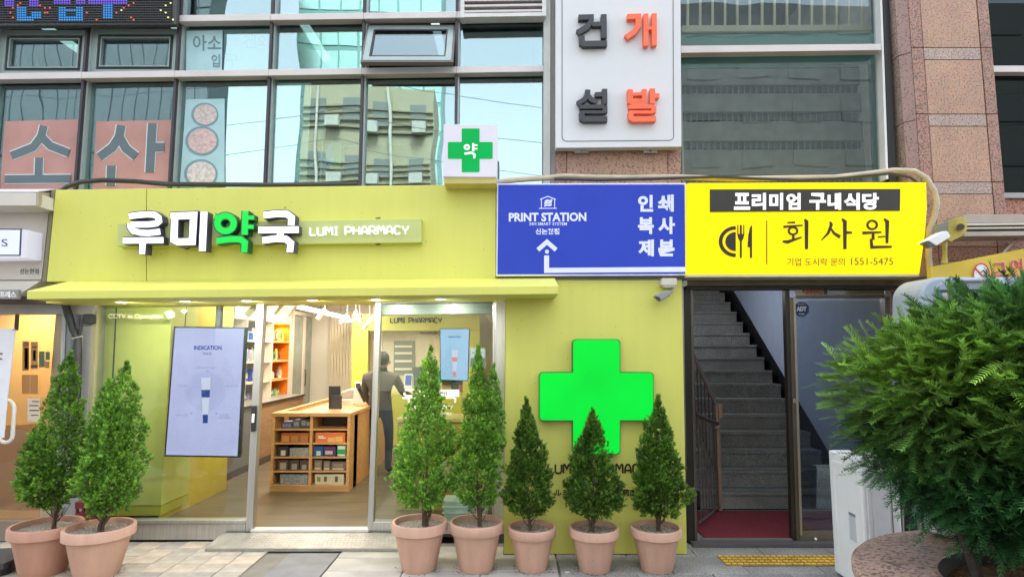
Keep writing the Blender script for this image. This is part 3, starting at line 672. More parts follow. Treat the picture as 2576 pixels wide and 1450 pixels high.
# ---------------------------------------------------------------- blue sign
bsn = thing('print_sign', 'blue light box sign with white lettering and a bent arrow', 'sign', tuple(W(1488, 692, -.36)))
BL = lit('blue_face', (.03, .06, .44), .95, .3)
MB().px([(1250, 461), (1726, 460), (1728, 692), (1248, 694)], -.36, .1).build('frame', mat('sign_frame_white', (.74, .76, .82), .4), bsn, bevel=.003)
MB().px([(1253.5, 464.5), (1722, 463.5), (1724, 688), (1251.5, 689.5)], -.364, .01).build('face', BL, bsn)
PW = lit('pale_letters', (.62, .66, .92), 1.0)
def c7(p): return [(1288 + x / 3.0015, 469.6 + y / 3.0015) for x, y in p]
BY = -.368
ic = MB(); ic.ribbon(c7([(212, 95), (270, 72), (330, 95)]), 2.2, BY, .002); ic.ribbon(c7([(222, 95), (222, 160)]), 1.8, BY - .0004, .002); ic.ribbon(c7([(322, 95), (322, 160)]), 1.8, BY - .0004, .002); ic.ribbon(c7([(203, 163), (340, 162)]), 1.8, BY - .0008, .002)
for q in ((248, 105), (244, 121), (244, 139)): ic.ribbon(c7([(q[0], q[1] + 6), (q[0] + 20, q[1] - 4), (q[0] + 36, q[1] + 2), (q[0] + 56, q[1] - 6)]), 4, BY - .0012, .002)
ic.build('house_icon', PW, bsn)
text('PRINT STATION', 1280, 535, 1475, 557, BY, PW, bsn, .035, .003, tilt=-1)
text('24H SMART SYSTEM', 1331, 559, 1426, 566.5, BY, PW, bsn, .01, .002)
text('신논현점', 1347, 574, 1407, 589, BY, PW, bsn, .03, .002)
for ch, q in (('인', (1605, 490, 1643, 532)), ('쇄', (1655, 489, 1695, 532)), ('복', (1605, 546, 1645, 588)), ('사', (1656, 545, 1698, 588)), ('제', (1606, 602, 1645, 644)), ('본', (1656, 602, 1697, 644))): text(ch, *q, BY, PW, bsn, .04, .003)
ar = MB(); ar.ribbon([(1353, 628), (1376, 608), (1399, 628)], 11, BY, .002); ar.disc((1376, 632.5), 5, BY - .0004, .002)
ar.ribbon([(1375, 642), (1375, 679.5), (1724, 677)], 12.5, BY - .0008, .002); ar.build('arrow', PW, bsn)
MB().px([(1252, 694.5), (1728, 693.5), (1728, 703), (1290, 703)], -.31, .25).build('bottom_channel', GREYD, bsn)
# ---------------------------------------------------------------- yellow sign
ysn = thing('canteen_sign', 'bright yellow light box sign with black Korean lettering and cutlery emblem', 'sign', tuple(W(2020, 690, -.42)))
YL = lit('yellow_face', (1.0, .72, .0), 1.0, .5)
MB().px([(1730, 460), (2330, 458), (2332, 522), (2327, 590), (2313, 689), (1729.5, 690)], -.42, .3).build('box', YL, ysn, bevel=.004)
MB().px([(1729.5, 690.5), (2313, 689.5), (2312, 695), (1729.5, 696)], -.42, .3).build('bottom_trim', mat('cream_trim', (.6, .56, .36), .5), ysn)
MB().px([(1786, 476), (2265, 475), (2264, 530), (1786, 533)], -.428, .01).build('title_band', mat('band_black', (.025, .022, .015), .5), ysn)
WL = lit('title_white', (1, 1, 1), 1.1); BKL = mat('letter_black', (.02, .016, .006), .45)
x = 1847
for ch, (a, b) in zip('프리미엄구내식당', ((1847, 1887), (1892, 1927), (1936, 1970), (1979, 2014), (2037, 2078), (2083, 2116), (2124, 2163), (2170, 2211))): text(ch, a, 485, b, 527, -.436, WL, ysn, .035, .008)
YY = -.428
# serif style big letters, hand drawn strokes (crop 8 points)
def c8(p): return [(1932 + x / 3.0015, 469.6 + y / 3.0015) for x, y in p]
def brush(sts, nm='letter'):
    mb = MB()
    for k, (p, w_) in enumerate(sts): mb.ribbon(c8(p), [q * 1.25 for q in w_] if isinstance(w_, list) else w_ * 1.2, YY - k * .0004, .006)
    mb.build(nm, BKL, ysn)
brush([([(148, 270), (205, 268)], [3, 4]), ([(118, 302), (262, 290)], [5, 3]), ([(112, 412), (150, 415), (255, 380)], [4, 7, 3]), ([(192, 362), (192, 408)], 5), ([(278, 243), (292, 262), (292, 470)], [3, 7.5, 6])] + [(arc(190, 332, 33, 27, 0, 360, 18), 4.2)])
brush([([(470, 262), (480, 285), (455, 350), (405, 402)], [3, 6, 5, 2]), ([(474, 310), (500, 350), (545, 378)], [3, 5, 7]), ([(560, 240), (582, 262), (582, 470)], [3, 7.5, 6]), ([(585, 345), (636, 345)], [6, 4])])
brush([(arc(788, 287, 36, 32, 0, 360, 20), 4.4), ([(715, 348), (858, 342)], [6, 3.5]), ([(795, 348), (795, 400)], [5, 6]), ([(780, 392), (785, 455), (935, 452)], [5, 6, 4.5]), ([(832, 378), (885, 374)], [3, 3]), ([(878, 240), (902, 262), (900, 425)], [3, 7.5, 5])])
text('기업 도시락 문의', 1980, 648, 2125, 668, YY, mat('brown_print', (.10, .075, .01), .5), ysn, 0, .002)
text('1551-5475', 2141, 648, 2247, 666, YY, MATS['brown_print'], ysn, 0, .002)
MB().rect(1928, 554, 1930.2, 664, YY, .003).build('divider_line', BKL, ysn)
lg_ = MB()
lg_.ribbon(arc(1851, 607, 38, 34.5, 90, 270, 20), 9, YY, .006)
hp = arc(1851, 607, 26, 24, 90, 270, 16); lg_.px(hp, YY - .0004, .006)
lg_.build('plate_emblem', BKL, ysn)
fk = MB(); fk.ribbon([(1864, 566), (1864, 648)], 4.5, YY, .006)
for x in (1856.5, 1864, 1871.5): fk.ribbon([(x, 565), (x, 592)], 2.2, YY - .0005, .006)
fk.px([(1855.3, 588), (1872.7, 588), (1870, 600), (1866, 606), (1862, 606), (1858, 600)], YY - .001, .006); fk.build('fork_emblem', BKL, ysn)
MB().px([(1892, 565), (1892, 648), (1887, 648), (1887, 622), (1881, 620), (1883, 590), (1887, 572)], YY, .006).build('knife_emblem', BKL, ysn)
# ---------------------------------------------------------------- tall white sign
wsn = thing('vertical_sign', 'tall white sign board with raised black and orange Korean letters', 'sign', tuple(W(1555, 372, -.2)))
WS = mat('sign_white', (.64, .645, .66), .4, var=.01)
MB().px([(1398, -120), (1711, -120), (1714.5, 369), (1397.5, 372)], -.12, .1).build('board', WS, wsn, bevel=.004)
rl = [(1414, -120), (1414, 340)] + arc(1426, 343, 12, 12, 180, 90, 5) + arc(1683, 341, 12, 12, 90, 0, 5) + [(1694.5, 330), (1693, -120)]
MB().ribbon(rl, 1.7, -.123, .002).build('border_line', mat('line_grey', (.12, .10, .09), .5), wsn)
for (x) in (1463, 1636):
    b_ = MB().rect(x - 17, 372, x + 18, 384, -.03, .03); b_.build('bracket', mat('galvanised', (.42, .44, .46), .4, .6), wsn, bevel=.003)
    MB().disc((x, 378), 3, -.033, .002, 10).build('bolt', BLK, wsn)
RBK = mat('raised_black', (.028, .03, .036), .45); ROR = mat('raised_orange', (.78, .13, .05), .45, emit=.12)
def raised(sts, m_):
    mb = MB()
    for k, s_ in enumerate(sts):
        p, w_ = s_[0], s_[1]; mb.ribbon(c7r(p), w_, -.175 - k * .0006, .054, len(s_) > 2)
    mb.build('letter', m_, wsn, bevel=.0)
def c7r(p): return [(1288 + x / 3.0015, y / 3.0015) for x, y in p]
raised([([(503, 130), (618, 127)], 13), ([(600, 112), (598, 160), (570, 200), (497, 245)], [12, 12, 13, 14]), ([(605, 182), (690, 180)], 11), ([(694, 108), (696, 286)], 14), ([(527, 268), (530, 320), (545, 330), (718, 326)], 14)], RBK)
raised([([(872, 125), (960, 122)], 13), ([(955, 103), (955, 190), (925, 240), (863, 280)], [14, 14, 13, 13]), ([(1012, 103), (1013, 345)], 12.5), ([(1074, 101), (1075, 343)], 12.5), ([(1012, 212), (1075, 211)], 8)], ROR)
raised([([(573, 676), (570, 715), (545, 750), (497, 780)], [13, 13, 12, 12]), ([(568, 715), (600, 750), (645, 770)], 12), ([(628, 712), (690, 710)], 11), ([(700, 670), (701, 784)], 13), ([(510, 806), (700, 803)], 10), ([(703, 800), (703, 850)], 12), ([(512, 845), (700, 845)], 7.5), ([(527, 846), (530, 890), (548, 899), (720, 897)], 13)], RBK)
raised([([(893, 674), (895, 765), (910, 772), (1012, 770)], 13), ([(1000, 672), (1000, 770)], 12), ([(893, 710), (1000, 708)], 8), ([(895, 757), (1000, 757)], 9), ([(1061, 668), (1061, 782)], 13), ([(1061, 722), (1114, 722)], 11), ([(882, 806), (1070, 803)], 10), ([(1070, 800), (1070, 850)], 12), ([(884, 845), (1066, 845)], 7.5), ([(898, 846), (901, 890), (918, 899), (1087, 896)], 13)], ROR)
# ---------------------------------------------------------------- big green cross on the lime wall
gc = thing('green_cross', 'large glowing green pharmacy cross mounted on the lime wall', 'cross sign', tuple(W(1500, 1140, -.3)))
def cross(g, Y, dep, mb):
    r = 9; x0, x1, x2, x3 = 1358 - g, 1442 - g, 1559 + g, 1643 + g; y0, y1, y2, y3 = 854 - g, 937 - g, 1056 + g, 1140 + g
    p = arc(x2 - r, y0 + r, r, r, -90, 0, 4) + [(x2, y1)] + arc(x3 - r, y1 + r, r, r, -90, 0, 4) + arc(x3 - r, y2 - r, r, r, 0, 90, 4) + [(x2, y2)] + arc(x2 - r, y3 - r, r, r, 0, 90, 4) + arc(x1 + r, y3 - r, r, r, 90, 180, 4) + [(x1, y2)] + arc(x0 + r, y2 - r, r, r, 90, 180, 4) + arc(x0 + r, y1 + r, r, r, 180, 270, 4) + [(x1, y1)] + arc(x1 + r, y0 + r, r, r, 180, 270, 4)
    return mb.px(p, Y, dep)
cross(1.6, -.385, .086, MB()).build('casing', mat('cross_casing', (.015, .12, .03), .4), gc)
cross(0, -.392, .01, MB()).build('face', lit('cross_green', (.0, .88, .05), 1.0, .05), gc, bevel=.002)
wt = thing('wall_lettering', 'thin black lettering on the lime wall behind the small potted trees', 'lettering', tuple(W(1505, 1250, -.304)))
stroke_text('LUMI PHARMACY', 1378, 1167, 1628, 1189, -.306, BKL, wt, 4.4, .004)
text('ルミ薬局', 1394, 1229, 1470, 1247, -.306, BKL, wt, .03, .004); text('药店', 1566, 1229, 1602, 1247, -.306, BKL, wt, .03, .004)
# ---------------------------------------------------------------- LED board
led = thing('led_board', 'black dot matrix LED board with blue and purple dots at the top left', 'LED sign', tuple(W(220, 65, -.05)))
MB().px([(-140, -80), (447, -80), (443, 62), (-140, 66)], -.05, .06).build('casing', mat('led_casing', (.055, .055, .058), .5, .2), led, bevel=.01)
MB().px([(-135, -78), (434, -78), (432, 52), (-135, 54)], -.056, .01).build('face', mat('led_face', (.012, .012, .014), .6), led)
lou = MB()
for r in range(-2, 9): lou.px([(-130, r * 6 + 4.6), (431, r * 6 + 4.2), (431, r * 6 + 5.8), (-130, r * 6 + 6.2)], -.066, .012)
lou.build('louvre_strips', mat('led_louvre', (.035, .035, .038), .5), led, kind='stuff')
cells = {'purple': [], 'blue': [], 'red': [], 'yellow': []}
def blk(c, x0, x1, y0, y1):
    for cc in range(round(x0 / 18.6), round(x1 / 18.6) + 1):
        for rr in range(round(y0 / 18.2), round(y1 / 18.2) + 1): cells[c].append((cc, rr))
blk('purple', 35, 85, -18, 30); blk('purple', 215, 280, -18, 30); blk('purple', 415, 515, -18, 20); blk('purple', 570, 640, -18, 20); blk('purple', 670, 955, -18, 14)
blk('blue', 130, 180, 62, 140); blk('blue', 185, 250, 125, 145); blk('blue', 245, 295, 100, 125); blk('blue', 445, 480, 55, 145); blk('blue', 580, 615, 55, 145); blk('blue', 495, 570, 78, 78); blk('blue', 495, 570, 125, 145); blk('blue', 785, 835, 28, 130)
for q in ((150, 20), (130, 35), (90, 60), (70, 90), (100, 120), (300, 40), (330, 62), (350, 100), (368, 60), (330, 90), (1000, 10), (975, 30), (930, 50), (905, 72), (870, 100), (990, 125), (1008, 150), (650, 95), (725, 145)): cells['red'].append((round(q[0] / 18.6), round(q[1] / 18.2)))
for q in ((1280, 10), (1245, 40), (1215, 65), (1240, 95), (1270, 120), (1295, 140), (912, 70)): cells['yellow'].append((round(q[0] / 18.6), round(q[1] / 18.2)))
LC = {'purple': (.22, .12, 1), 'blue': (.03, .35, 1), 'red': (1, .12, .08), 'yellow': (.9, .95, .35)}
for k, v in cells.items():
    mb = MB()
    for (c, r) in set(v): mb.disc((c * 6.2 + 1, r * 6.05 + 1), 2.35, -.062, .004, 7)
    mb.build(k + '_dots', lit('led_' + k, LC[k], 1.15), led, kind='stuff')
un = MB(); lits = set(sum(cells.values(), []))
for c in range(0, 70):
    for r in range(-2, 9):
        if (c, r) not in lits: un.disc((c * 6.2 + 1, r * 6.05 + 1), 1.7, -.060, .003, 5)
un.build('unlit_dots', mat('led_unlit', (.05, .05, .055), .4), led, kind='stuff')
# ---------------------------------------------------------------- cables and pipe
CB = mat('cable_black', (.03, .03, .033), .5); PB_ = mat('pipe_beige', (.52, .44, .32), .6, dirt=.3, var=.12)
MB().tube([W(x, y, z) for x, y, z in ((150, 482, -.2), (170, 468, -.22), (205, 457, -.22), (260, 453, -.2), (340, 456, -.2), (420, 463, -.2), (560, 464, -.18), (700, 465, -.15), (900, 463, -.15))], .022, 8).build('cable', CB, label='thick black cable lying along the top of the lime sign', cat='cable', smooth=True)
MB().tube([W(x, y, z) for x, y, z in ((1252, 458, -.2), (1300, 452, -.2), (1380, 447, -.2), (1420, 443, -.2), (1500, 446, -.2), (1580, 447, -.22), (1700, 445, -.22), (1850, 450, -.22), (2000, 447, -.22), (2100, 446, -.22), (2180, 437, -.24), (2250, 428, -.26), (2300, 430, -.28), (2330, 448, -.3), (2350, 480, -.3), (2357, 510, -.3), (2350, 545, -.3), (2337, 580, -.3), (2336, 640, -.3), (2342, 720, -.3), (2342, 900, -.3))], .026, 10).build('conduit', PB_, label='beige flexible conduit running over the signs and down past the yellow sign', cat='conduit', smooth=True)
MB().tube([W(x, y, z) for x, y, z in ((1395, 450, -.24), (1500, 453, -.25), (1640, 450, -.27), (1800, 444, -.27), (1900, 449, -.27), (2010, 453, -.27), (2100, 450, -.28), (2170, 443, -.28), (2240, 436, -.3), (2290, 446, -.31), (2320, 468, -.31))], .013, 8).build('cable', CB, label='thin black cable draped over the blue and yellow signs', cat='cable', smooth=True)
# ---------------------------------------------------------------- CCTV under the blue sign
cc = thing('security_camera', 'grey bullet camera on a cream box under the blue sign', 'security camera', tuple(W(1684, 700, -.38)))
MB().px(rrect(1665, 699, 1703, 717, 3), -.40, .1).build('junction_box', mat('cream_plastic', (.58, .54, .45), .5), cc, bevel=.003)
MB().px([(1669, 717.5), (1701, 717.5), (1699, 722), (1671, 722)], -.39, .08).build('box_lip', MATS['cream_plastic'], cc)
MB().tube([W(1690, 722, -.36), W(1690, 733, -.37), W(1680, 738, -.39)], .012).build('arm', mat('cam_grey', (.25, .26, .27), .5), cc)
MB().px([(1647, 744), (1662, 735), (1682, 730), (1688, 736), (1684, 744), (1662, 757), (1655, 750)], -.45, .09).build('camera_body', MATS['cam_grey'], cc, bevel=.008)
MB().px([(1648, 744), (1661, 748), (1661, 757), (1654, 751)], -.455, .03).build('lens_hood', BLK, cc)
# ---------------------------------------------------------------- stair entrance
se = thing('stair_entrance', 'dark steel framed stairway entrance between the lime wall and the brown tiles', 'entrance', tuple(W(1980, 1365, 0)))
MB().px([(1729, 696), (2335, 695), (2335, 716), (1729, 718)], -.18, .3).build('lintel', mat('lintel_bronze', (.13, .105, .075), .4, .5, var=.15), se, bevel=.004)
MB().px([(1729, 718), (2335, 716), (2335, 724), (1729, 726)], -.08, .2).build('lintel_lower', mat('lintel_shadow', (.06, .05, .04), .5), se)
MB().px([(1719, 715), (1736, 715), (1747, 1364), (1731, 1364)], -.03, .12).build('frame_post', mat('post_black', (.035, .033, .03), .35, .6), se, bevel=.003)
MB().px([(1736.5, 722), (1743, 722), (1755, 1364), (1748, 1364)], -.01, .08).build('frame_post', SUSD, se, bevel=.002)
MB().px([(1975, 722), (1986, 722), (2004, 1362), (1994, 1362)], .0, .07).build('door_stile', mat('bronze_dark', (.07, .06, .05), .35, .6), se, bevel=.002)
MB().px([(1986.5, 748), (1996, 748), (2012, 1362), (2004.5, 1362)], -.012, .05).build('door_stile', mat('bronze_mid', (.20, .165, .12), .3, .7), se, bevel=.002)
MB().px([(1996.5, 748), (2001, 748), (2019, 1345), (2013, 1345)], -.02, .04).build('door_edge', mat('bronze_light', (.50, .43, .33), .3, .7), se, bevel=.002)
MB().tube([W(1998, 1002, -.03), W(1999, 1012, -.03)], .012).build('door_lock', SUS, se)
MB().px([(2013, 1336), (2245, 1334), (2245, 1362), (2012, 1362)], -.01, .05).build('bottom_rail', mat('bronze_rail', (.24, .20, .15), .35, .6), se, bevel=.003)
MB().tube([W(2052, 1354, -.03), W(2052, 1354, -.01)], .012).build('floor_lock', SUS, se)
MB().px([(2226, 746), (2240, 746), (2262, 1362), (2246, 1362)], .0, .08).build('frame_post', SUSD, se, bevel=.003)
MB().px([(2240.5, 724), (2262, 724), (2285, 1362), (2262.5, 1362)], .06, .1).build('side_jamb', GRAND, se)
MB().px([(2001, 742), (2226, 740), (2226, 748), (2001, 750)], .0, .05).build('transom', SUSD, se)
MB().px([(2001, 724), (2226, 722), (2226, 739), (2001, 741)], .03, .01).build('transom_glass', glass('transom_glass', (.5, .52, .48), .12, fres=False), se)
MB().px([(2001, 750), (2226, 748), (2246, 1334), (2013, 1336)], .02, .01).build('door_glass', glass('door_glass', (.80, .84, .90), .12, fres=False), se)
# red sticker letters over the door
rsx = mat('sticker_red', (.55, .08, .06), .5)
MB().px([(2001, 725), (2017, 725), (2024, 741), (2001, 741)], .02, .005).build('sticker', mat('sticker_cream', (.6, .52, .42), .5), se)
MB().px([(2024, 724), (2085, 723), (2083, 740), (2022, 741)], .018, .004).build('sticker', mat('sticker_pale', (.42, .36, .28), .5), se)
text('인터넷증', 2026, 725, 2070, 740, .012, rsx, se, .03, .002, mirror=True)
text('밤', 2072, 725, 2082, 739, .012, BLK, se, .03, .002)
# ADT sticker
NAV = mat('sticker_navy', (.015, .03, .12), .4); LTN = mat('sticker_text', (.62, .66, .72), .4)
MB().px([(2016.5 + 20 * math.cos(math.radians(22.5 + 45 * k)), 777 + 20 * math.sin(math.radians(22.5 + 45 * k))) for k in range(8)], .014, .003).build('octagon_sticker', NAV, se)
text('ADT', 2004, 770, 2029, 782, .011, LTN, se, .05, .002); 
text('SECURITY', 2006, 762, 2027, 766, .011, LTN, se, .0, .001); text('5466', 2010, 787, 2024, 791, .011, LTN, se, .0, .001)
# staircase: measured first nosing, riser .18, tread .25
sc_ = thing('staircase', 'dark grey speckled stone stairs climbing behind the entrance', 'staircase', (2.9, 1.05, 0))
STN = mat('stair_terrazzo', (.30, .30, .285), .55, col2=(.14, .14, .136), thr=(110, .42), var=.16, vscale=5, dirt=.18)
STL, STR = 2.06, 3.66
for k in range(16):
    y0 = 1.05 + k * .25; z = .03 + (k + 1) * .18
    MB().box(STL, STR, y0 + .02, y0 + .30, z - .18, z - .035).build('riser', STN, sc_)
    MB().box(STL, STR, y0, y0 + .28, z - .035, z).build('tread', STN, sc_, bevel=.005)
    MB().box(STL, STR, y0 + .012, y0 + .03, z + .0005, z + .003).build('nosing_strip', mat('nosing_dark', (.06, .06, .06), .5), sc_)
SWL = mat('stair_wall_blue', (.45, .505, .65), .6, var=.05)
ew = MB(); ew.box(3.755, 3.85, .06, 6.2, 0, 3.0); ew.build('stair_side_wall', SWL, label='slate blue plaster side wall of the stairway', cat='wall')
MB().hexa([(3.748, .9, .02), (3.748, 5.2, 3.374), (3.748, 5.2, 2.7), (3.748, 1.7, .02)], [(3.7545, .9, .02), (3.7545, 5.2, 3.374), (3.7545, 5.2, 2.7), (3.7545, 1.7, .02)]).build('stair_skirting', mat('skirting_black', (.014, .014, .016), .45), label='black skirting band rising along the blue stair wall', cat='skirting')
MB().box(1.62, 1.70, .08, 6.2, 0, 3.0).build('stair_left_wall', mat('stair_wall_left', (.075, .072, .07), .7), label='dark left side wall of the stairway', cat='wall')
MB().box(1.62, 3.85, 6.2, 6.3, 0, 5).build('stair_end_wall', DCON, label='dim end wall at the head of the stairs', cat='wall')
MB().box(1.7, 3.75, .1, 1.6, 2.62, 2.7).build('stair_ceiling', DCON, label='dark ceiling just inside the stair entrance', cat='ceiling')
MB().box(1.70, 3.755, -.02, 1.06, -.05, .02).build('stair_landing', STN, kind='structure')
slp = thing('added_stair_light', 'added glowing bar, unseen behind the lintel, that brightens the stairway', 'added light', (1.72, 2.6, 2.75))  # unseen light source added to brighten the steps and blue wall
MB().box(1.702, 1.75, 2.2, 3.0, 2.72, 2.8).build('glow_bar', lit('added_stair_glow', (.9, .95, 1), 2.0), slp, bevel=.01)
l_ = bpy.data.lights.new('added_stair_fill', 'AREA'); l_.energy = 9.5 * KL; l_.size = .8; l_.color = (.86, .92, 1)  # fill light added with the unseen bar
lo_ = bpy.data.objects.new('added_stair_fill', l_); COL.objects.link(lo_); lo_.location = (1.78, 2.6, 2.7); lo_.rotation_euler = (0, math.radians(-55), 0)
mt = thing('door_mat', 'dark red entrance mat at the foot of the stairs', 'mat', (2.5, .5, .02))
MB().box(1.78, 3.70, .04, .98, .021, .032).build('carpet', mat('mat_red', (.20, .018, .028), .95, var=.15, vscale=25, bump=.5, bscale=250), mt)
MB().box(1.74, 3.74, .0, .038, .02, .036).build('edge_bar', mat('edge_alu', (.35, .33, .31), .4, .6), mt)
MB().box(1.62, 3.9, -.12, -.02, .002, .03).build('threshold', mat('thr_dark', (.10, .09, .085), .5), se)
# railing at left
RD = mat('rail_brown', (.12, .10, .09), .45, .3); RP = mat('rail_post_brown', (.30, .19, .13), .5)
ra = thing('stair_railing', 'brown stair railing with thin balusters on the left of the steps', 'railing', (2.0, 1.0, 0))
bY = 1.0; RX = W(1811, 1270, bY).x
def rail(py, Y): return W(1811, py, Y)
b0 = Vector((RX, bY, ZL(1022, bY))); 
slope = .18 / .25
def RPp(t): return Vector((RX - .0 * t, bY + t, b0.z + t * slope))
MB().tube([RPp(0), RPp(3.6)], .022, 8).build('handrail', mat('handrail_wood', (.19, .14, .125), .4), ra, smooth=True)
MB().tube([RPp(0) + Vector((0, .0, -.78)), RPp(3.6) + Vector((0, .0, -.78))], .014, 6).build('lower_rail', RD, ra)
MB().box(RX - .02, RX + .02, bY - .03, bY + .01, .03, b0.z + .02).build('newel_post', RP, ra, bevel=.004)
MB().box(RX + .005, RX + .05, bY - .045, bY - .01, b0.z - .12, b0.z + .03).build('rail_cap', RP, ra, bevel=.004)
for k in range(1, 27):
    p = RPp(k * .13); MB().tube([p + Vector((0, 0, -.78)), p], .008, 6).build('baluster', RD, ra)
# return gate of the rail toward the frame
gY = .62
gt = thing('side_rail', 'short dark rail with bars beside the entrance frame', 'railing', (1.85, gY, 0))
g0, g1 = W(1748, 1040, .3), Vector((RX - .02, bY - .06, ZL(1063, bY)))
MB().tube([g0, g1], .024, 8).build('top_rail', mat('side_rail_dark', (.10, .09, .085), .35, .5), gt, smooth=True)
MB().box(g1.x - .03, g1.x + .012, g1.y - .02, g1.y + .03, g1.z - .05, g1.z + .03).build('end_cap', RP, gt, bevel=.003)
for k in range(1, 8):
    p = g0.lerp(g1, k / 8); MB().tube([Vector((p.x, p.y, .09)), p], .007, 6).build('bar', RD, gt)
MB().tube([Vector((g0.x, g0.y, .09)), Vector((g1.x, g1.y, .09))], .012, 6).build('bottom_rail', RD, gt)

# ---------------------------------------------------------------- pharmacy interior
FZ = .10; CZ = 2.95; IXL = -4.35; IXR = -.12; IB = 6.0
room = thing('pharmacy_room', 'bright pharmacy interior with pale walls and exposed ceiling', 'room', (-2, 3, FZ))
IFL = mat('shop_floor', (.13, .10, .055), .42, var=.22, vscale=2.2, stretch=(1, 3.5, 1), dirt=.2)
MB().box(IXL, IXR, .12, IB, FZ - .08, FZ).build('shop_floor', IFL, kind='structure')
IWL = mat('interior_cream', (.74, .68, .56), .6, var=.02)
MB().box(IXL - .1, IXL, .16, IB, FZ, CZ).build('wall', IWL, room)
MB().box(IXL, IXR, IB, IB + .1, FZ, CZ).build('wall', IWL, room)
MB().box(IXR, IXR + .06, .1, IB, FZ, CZ).build('wall', IWL, room)
MB().box(IXL, IXR, .2, IB, CZ, CZ + .04).build('ceiling', mat('raw_ceiling', (.48, .41, .31), .8, var=.25, vscale=3), room)
for k in range(7): MB().tube([(IXL + .3 + k * .62, .5, CZ - .09 - .03 * (k % 2)), (IXL + .3 + k * .62, IB - .1, CZ - .09 - .03 * (k % 2))], .03 if k % 3 else .055, 8).build('ceiling_pipe', mat('pipe_cream', (.50, .44, .35), .5), room)
for k in range(5): MB().box(IXL, IXR, 1.1 + k * 1.05, 1.16 + k * 1.05, CZ - .2, CZ - .15).build('ceiling_beam', mat('pipe_grey', (.30, .27, .22), .6), room)
duct = MB().box(-2.05, -1.45, 3.2, 3.9, CZ - .42, CZ - .21).build('ceiling_cassette', mat('duct_dark', (.13, .12, .11), .6), room)
# left cabinet wall
cab = thing('display_cabinet', 'cream wall cabinet with open product shelves and an orange backed section', 'cabinet', (-3.9, 3, FZ))
CRM = mat('shelf_cream', (.76, .66, .54), .5, var=.02); ORG = mat('shelf_orange', (.85, .20, .005), .5); WOD = mat('counter_oak', (.56, .31, .12), .45, var=.16, vscale=3, stretch=(1, 8, 8)); WODD = mat('cabinet_wood', (.30, .165, .085), .5, var=.2, vscale=3, stretch=(1, 1, 6))
GRB = mat('cabinet_grey', (.17, .155, .145), .5)
CX1 = -3.64; CX2 = -3.9
MB().box(IXL + .002, CX1, 1.0, 4.9, FZ, .955).build('base_cabinet', GRB, cab)
MB().box(CX1, CX1 + .004, 2.9, 4.9, FZ + .1, .95).build('base_panel', WODD, cab)
MB().box(CX1, CX1 + .004, .6, 2.0, FZ + .1, .95).build('base_panel', WODD, cab)
MB().box(CX1 + .001, CX1 + .008, .6, 4.9, FZ, FZ + .09).build('base_board', mat('base_board_dark', (.09, .06, .05), .6), cab)
MB().box(IXL + .002, CX1 + .02, 1.0, 4.92, .956, .99).build('base_top', mat('top_stone', (.42, .37, .31), .3), cab)
MB().box(CX1 + .021, CX1 + .025, 1.0, 4.92, .955, .99).build('top_edge', BLK, cab)
MB().box(IXL + .002, CX2, 1.0, 4.9, 2.2, CZ - .06).build('header_panel', CRM, cab)
MB().box(IXL + .002, IXL + .02, 1.0, 4.1, 1.0, 2.2).build('back_panel', mat('back_taupe', (.56, .47, .38), .6), cab)
MB().box(IXL + .002, IXL + .02, 4.12, 4.9, 1.0, 2.2).build('back_panel', ORG, cab, label='bright orange back panel')
SY = [1.0, 2.3, 3.15, 4.10, 4.88]
for yv in SY: MB().box(IXL + .02, CX2, yv, yv + .025, .99, 2.2).build('divider', CRM, cab)
for a, b in zip(SY[:-1], SY[1:]):
    for z in (1.26, 1.57, 1.89): MB().box(IXL + .021, CX2 - .01, a + .026, b - .001, z - .015, z + .015).build('shelf', CRM if a < 4.1 else mat('shelf_amber', (.85, .45, .14), .5), cab)
MB().box(IXL + .021, IXL + .03, 4.15, 4.87, 1.0, 2.19).build('orange_lining', ORG, cab); MB().box(IXL + .031, CX2 - .02, 4.868, 4.878, 1.0, 2.19).build('orange_lining', ORG, cab)
